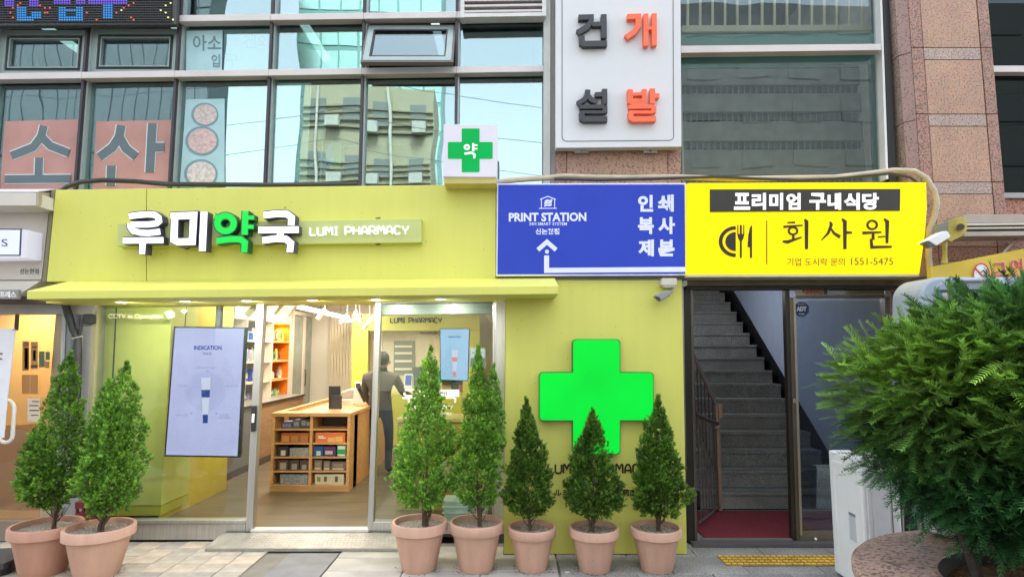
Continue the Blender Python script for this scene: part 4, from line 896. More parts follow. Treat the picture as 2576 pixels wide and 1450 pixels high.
# products
PC = {'white': (.75, .74, .72), 'pink': (.75, .35, .36), 'blue': (.05, .10, .42), 'teal': (.18, .5, .5), 'orange': (.8, .26, .08), 'yellow': (.75, .58, .10), 'purple': (.36, .25, .5), 'green': (.12, .36, .15), 'brown': (.2, .09, .05), 'grey': (.25, .25, .26), 'cream': (.70, .62, .45), 'navy': (.02, .04, .16)}
def pmat(c): return mat('product_' + c, PC[c], .4, var=.15, vscale=40)
ORD = ['first', 'second', 'third', 'fourth', 'fifth', 'sixth', 'seventh', 'eighth', 'ninth', 'tenth', 'eleventh', 'twelfth', 'thirteenth', 'fourteenth', 'fifteenth', 'sixteenth']
def product(kind, c, x, y, z, w, h, d, where, n, c2=None):
    lb = '%s %s %s, %s from the front' % (c, {'box': 'carton', 'bottle': 'bottle', 'tube': 'tube'}[kind], where, ORD[n])
    t = thing('product_' + {'box': 'carton', 'bottle': 'bottle', 'tube': 'tube'}[kind], lb, {'box': 'carton', 'bottle': 'bottle', 'tube': 'tube'}[kind], (x, y, z), 'products on the wall shelves')
    if kind == 'box':
        MB().box(x - d / 2, x + d / 2, y - w / 2, y + w / 2, z, z + h).build('carton', pmat(c), t, bevel=.002)
        MB().box(x + d / 2, x + d / 2 + .001, y - w * .35, y + w * .35, z + h * .25, z + h * .7).build('front_label', pmat(c2 or 'white'), t)
    elif kind == 'bottle':
        MB().lathe([(w * .48, 0), (w * .5, .005), (w * .5, h * .7), (w * .2, h * .82), (w * .2, h * .84)], (x, y, z), 12, cap=True).build('bottle_body', pmat(c), t, smooth=True)
        MB().lathe([(w * .26, h * .84), (w * .26, h)], (x, y, z), 12, cap=True).build('cap', pmat(c2 or 'white'), t)
    else:
        MB().lathe([(w * .3, 0), (w * .3, h * .2)], (x, y, z), 10, cap=True).build('cap', pmat(c2 or 'grey'), t)
        MB().hexa([(x - w * .28, y - w * .28, z + h * .2), (x + w * .28, y - w * .28, z + h * .2), (x + w * .28, y + w * .28, z + h * .2), (x - w * .28, y + w * .28, z + h * .2)], [(x - .004, y - w * .5, z + h), (x + .004, y - w * .5, z + h), (x + .004, y + w * .5, z + h), (x - .004, y + w * .5, z + h)]).build('tube_body', pmat(c), t)
rs = random.Random(4)
secn = {0: 'window bay', 1: 'middle bay', 2: 'third bay', 3: 'orange bay'}
shn = {.99: 'countertop', 1.275: 'lowest shelf', 1.585: 'middle shelf', 1.905: 'top shelf'}
pal = {(0): ['pink', 'teal', 'white', 'green', 'orange', 'cream'], 1: ['white', 'pink', 'cream', 'blue', 'grey', 'white'], 2: ['white', 'purple', 'teal', 'blue', 'grey', 'pink', 'cream', 'orange'], 3: ['brown', 'yellow', 'cream', 'green']}
for s in range(4):
    for z in (.99, 1.275, 1.585, 1.905):
        y = SY[s] + .07; n = 0
        while y < SY[s + 1] - .08 and n < 12:
            w_ = rs.uniform(.055, .12); kd = rs.choice(['box', 'box', 'bottle', 'tube']); h_ = rs.uniform(.12, .24)
            if z == .99: h_ *= .5; kd = rs.choice(['box', 'bottle'])
            if rs.random() < .96:
                product(kd, rs.choice(pal[s]), -4.02 - rs.uniform(0, .08), y + w_ / 2, z + .001, w_, h_, .07, 'on the %s of the %s' % (shn[z], secn[s]), n, rs.choice(['white', 'white', 'navy', 'cream'])); n += 1
            y += w_ + rs.uniform(.003, .025)
# fridge with sliding glass doors + corrugated curtain wall at back left
fr = thing('sliding_glass_cabinet', 'tall cabinet with sliding frosted glass doors behind the orange shelves', 'cabinet', (-3.8, 5.4, FZ))
FGL = mat('frosted_green', (.34, .36, .28), .2, var=.15, vscale=4, spec=.8)
MB().box(IXL + .01, CX2 + .02, 4.93, 5.0, FZ, 2.45).build('side_frame', CRM, fr)
MB().box(IXL + .01, CX2 + .02, 5.0, IB - .02, 2.38, 2.45).build('top_frame', CRM, fr)
MB().box(CX2, CX2 + .02, 5.01, 5.45, FZ, 2.37).build('glass_door', FGL, fr)
MB().box(CX2 + .01, CX2 + .05, 5.45, 5.52, FZ, 2.37).build('door_stile', CRM, fr)
MB().box(CX2 - .01, CX2 + .01, 5.53, IB - .03, FZ, 2.37).build('glass_door', FGL, fr)
MB().tube([(CX2 + .06, 5.49, 1.1), (CX2 + .08, 5.49, 1.12), (CX2 + .08, 5.49, 1.38), (CX2 + .06, 5.49, 1.4)], .008).build('handle', BLK, fr)
cu = thing('corrugated_screen', 'cream corrugated folding screen at the back of the pharmacy', 'screen', (-3.5, 5.9, FZ))
q = []
xl, xr = W(829, 900, 5.9).x, W(886, 900, 5.9).x
m0 = MB(); N_ = 15
pts = [(xl + (xr - xl) * i / (N_ * 2), 5.9 + (.03 if i % 2 else 0)) for i in range(N_ * 2 + 1)]
m0.ribbon([(p[0], p[1]) for p in pts], .012, FZ, 2.35, world=True) if False else None
for i in range(N_): MB().box(xl + (xr - xl) * i / N_, xl + (xr - xl) * (i + .82) / N_, 5.87 + .01 * (i % 2), 5.93, FZ, 2.5).build('slat', mat('screen_cream', (.70, .63, .46), .5, var=.05), cu, bevel=.006)
# back lime frame with lettering and the dispensary opening
bk = thing('dispensary_partition', 'lime partition with dispensary openings and dark lettering on its beam', 'partition', (-2.2, 5.2, FZ))
YB = 5.0
MB().px([(886, 790), (926, 790), (922, 1210), (880, 1210)], YB, .12).build('lime_column', LIMEIN, bk)
MB().px([(926.5, 790), (1207, 790), (1207, 831), (926.5, 831)], YB, .12).build('lime_beam', LIMEIN, bk)
MB().px([(1162, 831.5), (1207, 831.5), (1207, 1210), (1162, 1210)], YB, .12).build('lime_column', LIMEIN, bk)
MB().px([(926.5, 990), (1161, 990), (1161, 1210), (926.5, 1210)], YB, .4).build('lime_base', LIMEIN, bk)
PWL = mat('dispensary_wall', (.62, .55, .42), .6, var=.05)
MB().px([(926.5, 831.5), (1161.5, 831.5), (1161.5, 990), (926.5, 990)], YB + .3, .03).build('back_wall', PWL, bk)
MB().px([(932, 838), (962, 838), (960, 988), (930, 988)], YB + .28, .01).build('white_panel', mat('panel_white', (.72, .70, .64), .5), bk)
MB().px([(991, 856), (1043, 856), (1043, 942), (990, 942)], YB + .28, .01).build('hatch', mat('hatch_grey', (.20, .22, .19), .3), bk)
for y_ in (868, 885, 905, 925): MB().px([(993, y_), (1036, y_), (1036, y_ + 5), (993, y_ + 5)], YB + .265, .01).build('hatch_shelf', mat('panel_white', (.7, .7, .7), .5), bk)
MB().px([(1092, 853), (1142, 853), (1142, 958), (1090, 958)], YB + .28, .01).build('cream_panel', mat('panel_cream', (.72, .62, .38), .5), bk)
mb = MB(); mb.px([(1125, 862), (1143, 862), (1143, 925), (1125, 925)], YB + .27, .005); mb.px([(1108, 884), (1143, 884), (1143, 905), (1108, 905)], YB + .268, .004); mb.build('teal_cross', mat('teal_flat', (.16, .30, .27), .5), bk)
stroke_text('LUMI PHARMACY', 982, 799, 1111, 811, YB - .012, mat('letter_dark', (.03, .028, .02), .5), bk, 2.6, .01)
text('PRESCRIPTION', 1056, 834, 1100, 840, YB + .27, MATS['letter_dark'], bk, .0, .005)
# right return wall with pale boards
for k in range(6): MB().box(IXR - .02, IXR - .001, .3 + k * .8, 1.095 + k * .8, FZ, CZ - .3).build('wall_board', mat('board_cream', (.66, .58, .44), .55, var=.05), room)
# lime window counter at right, with products on top
lc = thing('window_counter', 'olive lime display counter behind the right window pane', 'counter', (-.8, .9, FZ))
wl0, wr0 = W(1000, 1100, .75).x, W(1205, 1100, .75).x
MB().box(wl0, wr0, .75, 1.25, FZ, 1.0).build('body', mat('olive_laminate', (.33, .28, .05), .4, var=.05), lc)
MB().box(wl0 - .02, wr0 + .02, .73, 1.27, 1.001, 1.03).build('top', mat('olive_top', (.48, .42, .14), .35), lc)
MB().box(wl0 + .45, wr0 - .04, .742, .749, .3, .6).build('label_panel', mat('tan_panel', (.42, .36, .20), .5), lc)
def item(name, label, cat, pts, Y, dep, m, extra=None):
    t = thing(name, label, cat, tuple(W(sum(p[0] for p in pts) / len(pts), max(p[1] for p in pts), Y)))
    MB().px(pts, Y, dep).build('body', m, t, bevel=.002)
    for (nm, p2, m2) in (extra or []): MB().px(p2, Y - .003, .004).build(nm, m2, t)
    return t
item('display_box', 'dark grey upright box behind the right window beside the customer', 'box', [(1039, 922), (1073, 924), (1070, 978), (1041, 978)], 1.0, .08, GREYD)
item('display_box', 'blue display card with white rim right of the customer', 'card', [(1018, 940), (1038, 940), (1036, 976), (1016, 976)], .98, .03, WHT, [('blue_face', [(1020, 943), (1036, 943), (1034, 968), (1019, 968)], mat('card_blue', (.07, .13, .45), .5))])
item('display_box', 'green carton on the counter right of the front tree tip', 'carton', [(1098, 930), (1116, 932), (1114, 962), (1097, 962)], .96, .08, mat('carton_green', (.02, .34, .08), .5))
item('paper_bag', 'brown paper bag standing on the window counter', 'bag', [(1112, 938), (1140, 936), (1138, 985), (1112, 985)], 1.02, .08, mat('kraft', (.42, .27, .13), .7))
item('book_stand', 'dark brochure with red and green print at the window counter', 'brochure', [(1136, 945), (1164, 945), (1163, 985), (1135, 985)], .93, .04, mat('brochure_dark', (.05, .045, .05), .5),
     [('green_print', [(1139, 968), (1152, 968), (1152, 976), (1139, 976)], mat('print_green', (.06, .14, .06), .5)), ('red_print', [(1153, 966), (1163, 966), (1163, 984), (1153, 984)], mat('print_red', (.34, .09, .08), .5)), ('white_print', [(1143, 952), (1156, 952), (1156, 956), (1143, 956)], WHT)])
item('basket_stack', 'stack of pale mint plastic baskets between the two tall trees', 'baskets', [(1113, 1262), (1180, 1262), (1172, 1306), (1118, 1306)], .35, .3, mat('mint_plastic', (.45, .60, .54), .5),
     [('basket_rim', [(1112, 1258 + 14 * k), (1182, 1258 + 14 * k), (1182, 1263 + 14 * k), (1112, 1263 + 14 * k)], mat('mint_rim', (.62, .74, .66), .4)) for k in range(3)])
item('basket', 'single mint tray lying right of the basket stack', 'tray', [(1180, 1262), (1228, 1262), (1226, 1298), (1183, 1298)], .42, .25, mat('mint_pale', (.52, .64, .62), .5))
# window decals on right pane
dc = thing('window_decal', 'white pharmacy name decal on the right window pane', 'decal', tuple(W(1080, 1045, PY + .02)))
DW = mat('decal_white', (.80, .80, .78), .5)
DY = PY + .024
def dl(p): return [(1380 / 1.4907 + x / 4.9135, 1120 / 1.4907 + y / 4.9135) for x, y in p]
mb = MB()
for k, (s_, w_) in enumerate([(dl([(455, 1122), (585, 1122), (590, 1150)]), 5), (dl([(450, 1155), (450, 1180), (480, 1200), (545, 1198)]), 5), (dl([(425, 1222), (600, 1222)]), 4.5), (dl([(505, 1225), (503, 1278)]), 4.5), (dl([(965, 1222), (1060, 1220), (1082, 1235), (1076, 1280)]), 4.5), (dl([(640, 1125), (640, 1200), (700, 1200), (700, 1125), (640, 1125)]), 4.5), (dl([(740, 1122), (740, 1205)]), 4.5)]): mb.ribbon(s_, w_, DY - k * .0002, .001)
mb.build('letter', DW, dc)
stroke_text('LUMI PHARMACY', 1028, 1019, 1138, 1028, DY, DW, dc, 2, .001)
text('Cosmetics', 1085, 1034, 1136, 1042, DY, DW, dc, .01, .001)
MB().px([(1106, 979), (1155, 979), (1155, 997), (1104, 997)], DY - .004, .004).build('white_label', mat('label_lit', (.85, .85, .85), .5, emit=.3), dc)
text('COFFEE', 1090, 983, 1126, 993, DY - .006, BLK, dc, 0, .001)
d2 = thing('window_decal', 'faint pale CCTV notice lettering on the left window pane', 'decal', tuple(W(345, 802, DY)))
PAL = mat('decal_pale', (.62, .62, .42), .5)
text('CCTV in Operation', 272, 789, 409, 803, DY, PAL, d2, .01, .001)
MB().px([(415, 784), (432, 780), (440, 788), (438, 797), (422, 801), (418, 794)], DY, .001).build('camera_icon', PAL, d2)
# lime box column behind left pane
lb = thing('lime_cabinet', 'lime green cabinet block filling the left window', 'cabinet', tuple(W(330, 1300, .3)))
MB().px([(232, 755), (434, 752), (405, 1270), (205, 1270)], .32, .5).build('front_panel', mat('lime_dim', (.56, .585, .16), .5, var=.04), lb)
MB().px([(205, 1271), (405, 1271), (403, 1296), (205, 1296)], .325, .5).build('plinth', LIMEIN, lb)
xa_, xb_ = W(406, 1150, .32).x, W(406, 1150, .32).x + .003
MB().box(xa_ - .0, xa_ + .004, .33, 1.7, FZ, CZ - .1).build('side_panel', mat('yellow_panel', (.62, .50, .08), .45), lb)
MB().px([(291, 768), (294, 768), (268, 1296), (264, 1296)], .315, .01).build('panel_joint', GREYD, lb)
# mirror / door frame above the screen
dfm = thing('inner_door', 'cream framed inner door above the hanging screen', 'door', tuple(W(478, 1200, 1.6)))
MB().px([(437, 762), (500, 762), (500, 830), (437, 830)], 1.9, .05).build('leaf', mat('olive_glass', (.19, .18, .10), .2), dfm)
MB().px([(437, 775), (500, 777), (500, 785), (437, 783)], 1.85, .04).build('top_rail', CRM, dfm)
MB().px([(493, 762), (504, 762), (503, 850), (492, 850)], 1.85, .06).build('stile', CRM, dfm)
MB().px([(505, 762), (514, 762), (513, 850), (503, 850)], 1.8, .1).build('lime_post', LIMEIN, dfm)
# hanging TV
def tv(label, q, Y, sc, name='hanging_screen', st='INDICATION', glowm=None, tube=True, red=False):
    t = thing(name, label, 'display screen', tuple(W((q[2][0] + q[3][0]) / 2, q[2][1], Y)))
    MB().px(q, Y, .06).build('bezel', mat('bezel_navy', (.012, .012, .03), .35), t, bevel=.003)
    cx = sum(p[0] for p in q) / 4; cy = sum(p[1] for p in q) / 4; wd_ = q[1][0] - q[0][0]; k = 4 * sc
    ins = [(p[0] + (k if p[0] < cx else -k), p[1] + (k if p[1] < cy else -k)) for p in q]
    MB().px(ins, Y - .003, .004).build('screen', glowm, t)
    def uv(a, b): return (q[0][0] + (q[1][0] - q[0][0]) * a + (q[3][0] - q[0][0]) * b, q[0][1] + (q[3][1] - q[0][1]) * b)
    NV = lit('screen_navy', (.03, .05, .34), .8); FA = lit('screen_faint', (.25, .27, .5), .9)
    def T(s, a0, a1, b0, b1, m_, bd=0):
        x0, y0 = uv(a0, b0); x1, y1 = uv(a1, b1); text(s, x0, y0, x1, y1, Y - .005, m_, t, bd, .001)
    T(st, .30, .69, .148, .182, NV, .03)
    if sc == 1:
        T('적응증', .43, .555, .200, .220, NV); T('멜라닌 색소침착', .36, .64, .312, .327, FA)
        T('기미', .10, .19, .450, .465, FA); T('주근깨', .84, .95, .450, .465, FA)
        T('색소침착', .12, .29, .676, .690, FA); T('노인성', .73, .85, .672, .688, FA); T('검버섯반', .71, .88, .695, .710, FA)
        for a, b in ((.52, .345), (.22, .458), (.81, .458), (.335, .668), (.68, .668)):
            x, y = uv(a, b); MB().disc((x, y), 1.5, Y - .005, .001, 8).build('bullet_dot', NV, t)
    a0 = .60 if sc == 1 else .5
    x, y = uv(a0, .42)
    if sc == 1:
        MB().disc(uv(.51, .5), 50, Y - .0045, .001, 40).build('halo', lit('screen_halo', (.52, .54, .91), 1.05, .05), t)
        x, y = uv(.50, .395); w2, h2 = 12, 38
    else: x, y = uv(.5, .42); w2, h2 = 8, 22
    PT = lit('screen_product', (.72, .74, .98), 1.0, .1)
    MB().px([(x - w2, y), (x + w2, y), (x + w2 * .45, y + h2 * 2.4), (x - w2 * .7, y + h2 * 2.4)], Y - .0055, .001).build('product_picture', PT, t)
    BN = lit('band_red' if red else 'band_navy', (.78, .30, .34) if red else (.03, .07, .30), .9)
    MB().px([(x - w2, y + h2 * .8), (x + w2 * .85, y + h2 * .8), (x + w2 * .75, y + h2 * 1.3), (x - w2 * .9, y + h2 * 1.3)], Y - .0062, .001).build('product_band', BN, t)
    MB().px([(x - w2 * .68, y + h2 * 2.45), (x + w2 * .42, y + h2 * 2.45), (x + w2 * .34, y + h2 * 3.0), (x - w2 * .64, y + h2 * 3.0)], Y - .0062, .001).build('product_cap', BN, t)
    return t
t1 = tv('large pale blue advertising screen hanging in the left window', [(437, 820), (618, 822), (601, 1150), (413, 1147)], .2, 1, glowm=lit('screen_pale', (.55, .57, .93), 1.08, .05))
MB().tube([W(470, 765, .24), W(465, 822, .24)], .004).tube([W(590, 765, .24), W(588, 822, .24)], .004).build('hanging_wire', GREYD, t1)
t2 = tv('smaller light blue advertising screen hanging in the right window', [(1106, 825), (1181.5, 825), (1178, 958), (1107, 956)], .9, .5, glowm=lit('screen_sky', (.42, .66, .98), 1.0, .1), red=True)
# poster sign next to screen 2
pf = thing('framed_poster', 'pale framed notice hanging right of the smaller screen', 'poster', tuple(W(1202, 925, .7)))
MB().px([(1181, 873), (1222, 874), (1222, 925), (1181, 924)], .7, .015).build('frame', mat('frame_silver', (.42, .44, .42), .3, .6), pf)
MB().px([(1184, 876), (1219, 877), (1219, 898), (1184, 898)], .695, .005).build('notice', lit('notice_pale', (.62, .74, .74), .8), pf)
MB().px([(1184, 900), (1219, 900), (1219, 922), (1184, 921)], .695, .005).build('notice_lower', mat('notice_teal', (.12, .2, .2), .4), pf)
text('NOTICE', 1188, 884, 1214, 889, .693, BLK, pf, 0, .001)
# wooden sales counter
ct = thing('sales_counter', 'oak sales counter with a pigeonhole end facing the door', 'counter', (-2.4, 2.8, FZ))
cx0, cx1, cy0, cy1, ch = -2.85, -1.92, 1.56, 4.0, 1.01
MB().box(cx0 - .01, cx1 + .01, cy0 - .01, cy0 + .20, ch - .045, ch).build('top', WOD, ct, bevel=.003)
MB().box(cx0 + .25, cx1 + .01, cy0 + .20, cy1, ch - .045, ch - .0015).build('top', WOD, ct, bevel=.003)
MB().box(cx0 - .01, cx0 + .05, cy0 + .20, cy1, ch - .045, ch - .001).build('top_rim', WOD, ct, bevel=.003)
MB().box(cx0 + .05, cx0 + .25, cy0 + .20, cy1, ch - .2, ch - .16).build('sunken_tray', WOD, ct)
MB().box(cx0 + .05, cx0 + .068, cy0 + .20, cy1, ch - .2, ch - .045).build('tray_side', WOD, ct)
MB().box(cx1 - .018, cx1, cy0 + .19, cy1, FZ, ch - .046).build('side_panel', WOD, ct)
MB().box(cx0, cx0 + .018, cy0 + .19, cy1, FZ, ch - .21).build('side_panel', WOD, ct)
MB().box(cx0 + .02, cx1 - .02, cy0 + .36, cy0 + .375, FZ, ch - .05).build('back_panel', mat('pigeon_back', (.10, .06, .035), .6), ct)
MB().box(cx0, cx1, cy0 + .012, cy0 + .34, FZ, FZ + .055).build('plinth', WOD, ct)
ce = cx0 + .47
for x in (cx0, ce - .02, cx1 - .035): MB().box(x, x + .035, cy0, cy0 + .35, FZ + .056, ch - .046).build('upright', WOD, ct, bevel=.002)
rows_z = [FZ + .056 + k * (ch - .046 - FZ - .056) / 5 for k in range(6)]
for z in rows_z[:5]:
    MB().box(cx0 + .0355, ce - .0205, cy0 + .006, cy0 + .35, z, z + .018).build('shelf', WOD, ct, bevel=.001)
    MB().box(ce + .0155, cx1 - .0355, cy0 + .006, cy0 + .35, z, z + .018).build('shelf', WOD, ct, bevel=.001)
MB().disc((778, 1046), 1.8, cy0 - .012, .002, 8).build('screw', BLK, ct)
def cbox(label, a0, a1, col, row, h, m_, extra=None, yo=.03, left=True):
    L0, L1 = (cx0 + .036, ce - .021) if left else (ce + .016, cx1 - .036)
    z = rows_z[4 - row] + .0185; x0 = L0 + (L1 - L0) * a0; x1 = L0 + (L1 - L0) * a1; H = (rows_z[1] - rows_z[0] - .02) * h
    t = thing('shelf_box', label, 'box', ((x0 + x1) / 2, cy0 + yo, z))
    MB().box(x0, x1, cy0 + yo, cy0 + yo + .18, z, z + H).build('body', m_, t, bevel=.002)
    for (nm, e, m2) in (extra or []):
        MB().box(x0 + (x1 - x0) * e[0], x0 + (x1 - x0) * e[1], cy0 + yo - .002, cy0 + yo + .001, z + H * e[2], z + H * e[3]).build(nm, m2, t)
OB = mat('box_orange', (.72, .18, .05), .5); OD = mat('box_orange_deep', (.42, .11, .03), .5)
cbox('row of small blue cartons in the top left pigeonhole', .12, .42, 0, 0, .5, mat('blue_dim', (.10, .12, .25), .5), [('label', (.1 + .28 * k, .28 + .28 * k, .2, .7), mat('lab_grey', (.3, .32, .4), .5)) for k in range(3)], .08)
cbox('clear lidded carton beside the small blue cartons', .44, .66, 0, 0, .65, mat('grey_dim', (.13, .13, .15), .5), [('label', (.2, .8, .3, .8), MATS['lab_grey'])], .07)
cbox('dark carton with pale print in the top left pigeonhole', .68, .97, 0, 0, .75, mat('dark_dim', (.06, .055, .07), .5), [('label', (.1, .5, .3, .85), mat('lab_dim', (.24, .23, .25), .5)), ('label', (.6, .95, .3, .7), MATS['lab_dim'])], .06)
cbox('deep orange carton in the second left pigeonhole', .15, .95, 0, 1, .78, OD, [('label', (.05 + .33 * k, .3 + .33 * k, .1, .7), mat('lab_amber%d' % k, (.60 - .1 * k, .28 - .05 * k, .07), .5)) for k in range(3)])
cbox('bright orange food carton with fruit picture in the second right pigeonhole', .06, .92, 1, 1, .82, OB, [('print', (.1, .28, .55, .66), WHT), ('print', (.1, .36, .4, .5), WHT), ('fruit_picture', (.42, .66, .05, .5), mat('fruit_peach', (.78, .42, .16), .5)), ('fruit_picture', (.68, .92, .08, .62), mat('fruit_gold', (.80, .45, .12), .5))], left=False)
cbox('black carton with white label in the third left pigeonhole', .08, .38, 0, 2, .8, mat('carton_black', (.03, .028, .035), .5), [('label', (.3, .75, .1, .62), mat('lab_cream', (.62, .60, .48), .5))])
cbox('crumpled silver pouch pack in the third left pigeonhole', .42, .97, 0, 2, .7, mat('silver_pouch', (.36, .35, .34), .35, .5, var=.5, vscale=60, bump=1, bscale=60), None)
cbox('blue carton in the third right pigeonhole', .02, .30, 1, 2, .82, mat('carton_blue', (.02, .08, .24), .5), [('label', (.3, .75, .1, .55), mat('lab_mint', (.5, .62, .5), .5))], left=False)
cbox('purple carton in the third right pigeonhole', .32, .66, 1, 2, .8, mat('carton_purple', (.09, .03, .13), .5), [('label', (.12, .75, .22, .58), mat('lab_pink', (.58, .46, .40), .5))], left=False)
cbox('green and white carton in the third right pigeonhole', .70, .96, 1, 2, .95, mat('carton_grn', (.03, .30, .10), .5), [('label', (.1, .9, .62, .9), mat('lab_w', (.66, .72, .64), .5)), ('label', (.1, .9, .05, .2), MATS['lab_w'])], left=False)
for k, (a, b) in enumerate(((.08, .40), (.43, .70), (.73, .97))): cbox('%s dark photo box in the fourth left pigeonhole' % ORD[k], a, b, 0, 3, .85, mat('choc', (.09, .05, .035), .5), [('label', (.25, .8, .1, .75 - .1 * k), mat('lab_b%d' % k, (.40 - .06 * k, .36 - .05 * k, .30), .5))])
for k, (a, b) in enumerate(((.05, .28), (.32, .52), (.55, .97))): cbox('%s taupe box in the fourth right pigeonhole' % ORD[k], a, b, 1, 3, .85 - .08 * k, mat('taupe', (.17, .125, .085), .5), [('label', (.1, .85, .08, .3), mat('lab_t', (.5, .45, .36), .5)), ('window', (.15, .8, .4, .8), mat('lab_u', (.28, .22, .16), .4))], left=False)
cbox('long grey marbled box in the bottom left pigeonhole', .17, .97, 0, 4, .82, mat('grey_marble', (.26, .27, .28), .6, var=.5, vscale=40), None)
cbox('long cream box with brushed characters in the bottom right pigeonhole', .08, .92, 1, 4, .82, mat('cream_box', (.58, .53, .38), .6, var=.1, vscale=20), [('print', (.32, .42, .3, .8), mat('ink', (.14, .08, .05), .6)), ('print', (.70, .80, .25, .8), mat('ink', (.1, .1, .1), .6)), ('print', (.08, .2, .3, .75), mat('ink_green', (.20, .25, .08), .6))], left=False)
# things on counter
def onct(px, py, Y): return W(px, py, Y)
mo2 = thing('payment_screen', 'black upright monitor back on the oak counter', 'monitor', tuple(W(843, 1028, 1.85)))
MB().px([(827, 970), (855, 970), (855, 1029), (826, 1029)], 1.85, .035).build('panel', mat('monitor_black', (.03, .03, .032), .5), mo2, bevel=.004)
MB().px([(834, 994), (858, 994), (858, 1029), (832, 1029)], 1.80, .045).build('stand_box', mat('monitor_grey', (.045, .045, .048), .5), mo2, bevel=.006)
tb = thing('card_terminal', 'white tablet terminal tilted on its stand on the counter', 'terminal', tuple(W(905, 1013, 2.4)))
MB().px([(890, 978), (897, 975), (915, 1012), (888, 1013)], 2.4, .12).build('wedge', mat('terminal_white', (.72, .70, .66), .4), tb, bevel=.004)
MB().px([(897, 975), (899.5, 975), (917.5, 1010), (915, 1012)], 2.39, .12).build('glass_front', BLK, tb)
pz = thing('receipt_printer', 'grey rounded receipt printer behind the black monitor', 'printer', tuple(W(870, 1008, 2.6)))
MB().px([(857, 985), (880, 977), (893, 980), (888, 1002), (857, 1004)], 2.65, .2).build('body', mat('printer_grey', (.36, .345, .32), .5), pz, bevel=.02)
MB().px([(861, 1004), (885, 1004), (885, 1018), (858, 1021)], 2.2, .08).build('paper_tray', mat('terminal_white', (.7, .7, .7), .5), pz, bevel=.004)
pos = thing('desk_monitor', 'small dark tablet in a white frame behind the card terminal', 'monitor', tuple(W(897, 988, 3.4)))
MB().px([(892, 960), (908, 960), (915, 988), (896, 988)], 3.4, .03).build('frame', WHT, pos, bevel=.003)
MB().px([(894, 963), (906, 963), (911.5, 984), (897, 984)], 3.395, .004).build('screen', BLK, pos)
bt = thing('sanitiser_bottle', 'dark pump bottle on the counter beyond the small tablet', 'bottle', tuple(W(921, 990, 3.7)))
p0 = W(921, 985, 3.7); MB().lathe([(.03, 0), (.032, .01), (.032, .1), (.01, .13), (.01, .16)], p0, 12, cap=True).build('bottle_body', mat('bottle_brown', (.07, .04, .03), .3), bt, smooth=True)
MB().box(p0.x - .03, p0.x + .012, p0.y - .01, p0.y + .01, p0.z + .16, p0.z + .175).build('pump', BLK, bt)
# lights
WARM = (1.0, .86, .66)
cl1 = thing('linear_lamp', 'long glowing white linear ceiling lamp in the pharmacy', 'ceiling lamp', (-3.1, 3, 2.4))
p1, p2 = W(713, 762, 2.6), W(876, 800, 5.4)
MB().tube([p1, p2], .035, 10).build('tube', lit('lamp_tube', (1, .95, .86), 4), cl1, smooth=True)
for s in (.15, .5, .85):
    p = p1.lerp(p2, s); MB().tube([p, Vector((p.x, p.y, CZ))], .003, 5).build('wire', BLK, cl1)
cl2 = thing('disc_lamp', 'small oval glowing lamp at the end of the linear lamp', 'ceiling lamp', tuple(W(873, 807, 5.0)))
p = W(873, 806, 5.0); MB().lathe([(.0001, -.03), (.13, -.02), (.14, .0), (.12, .02), (.0001, .03)], p, 20).build('shade', lit('lamp_disc', (1, .92, .78), 2.5), cl2, smooth=True)
MB().tube([p, Vector((p.x, p.y, CZ))], .004, 5).build('wire', BLK, cl2)
def spot(px, py, Y, dx, n, glow=True, gr='track spotlights over the shelves', lbl=None):
    p = W(px, py, Y); a = p + Vector((-.07 * dx, 0, -.09)); b_ = p + Vector((.03 * dx, 0, .04))
    t = thing('spotlight', lbl or 'cream cylinder spotlight over the shelves, %s from the door' % ORD[n], 'spotlight', tuple(p), gr)
    MB().tube([b_, a], .035, 12).build('barrel', mat('spot_cream', (.74, .66, .54), .45), t, smooth=True)
    MB().tube([b_, Vector((b_.x, b_.y, CZ))], .008, 6).build('stem', mat('spot_cream', (.7, .6, .5), .5), t)
    if glow: MB().tube([b_ + Vector((.001, 0, .002)) + (b_ - a).normalized() * .001, b_ + (b_ - a).normalized() * .012], .030, 12).build('lens', lit('spot_glow', (1, .9, .72), 4), t)
for n, (x, y, Y) in enumerate(((705, 771, 1.6), (738, 777, 2.0), (812, 789, 3.0), (869, 802, 3.8), (925, 817, 4.4), (638, 776, 1.0))): 
    spot(x - 0, y - 3, Y, 1, n)
for n, (x, y) in enumerate(((896, 790), (906, 798))): spot(x, y, 4.0, -.3, n, True, 'track spotlights near the lime partition', 'white spotlight near the lime partition, %s of two' % ['higher', 'lower'][n])
spot(936, 801, 3.6, 1, 0, False, None, 'unlit cream spotlight beside the right door post')
for n, (x, y) in enumerate(((1222, 780), (1232, 789), (1228, 775))): spot(x, y, 1.2, -1, n, True, 'spotlights at the right window', 'bright spotlight at the right window corner, %s' % ['leftmost', 'lowest', 'topmost'][n])
MB().box(-4.0, -2.0, 1.5, 1.53, CZ - .12, CZ - .1).build('light_track', WHT, room)
def area(name, loc, size, energy, col, rot=(0, 0, 0), sy=None):
    l = bpy.data.lights.new(name, 'AREA'); l.energy = energy * KL; l.size = size; l.color = col
    if sy: l.shape = 'RECTANGLE'; l.size_y = sy
    o = bpy.data.objects.new(name, l); COL.objects.link(o); o.location = loc; o.rotation_euler = rot; return o
area('lamp_light', (-2.9, 3.4, 2.7), .3, 48, (1, .93, .82), sy=3.2)
area('lamp_light', (-1.4, 2.6, 2.75), .8, 21, (1, .91, .77))
area('lamp_light', (-3.3, 1.3, 2.75), .5, 15, (1, .91, .77))
area('lamp_light', (-4.05, 4.5, 2.15), .1, 4, (1, .66, .25), sy=.6)
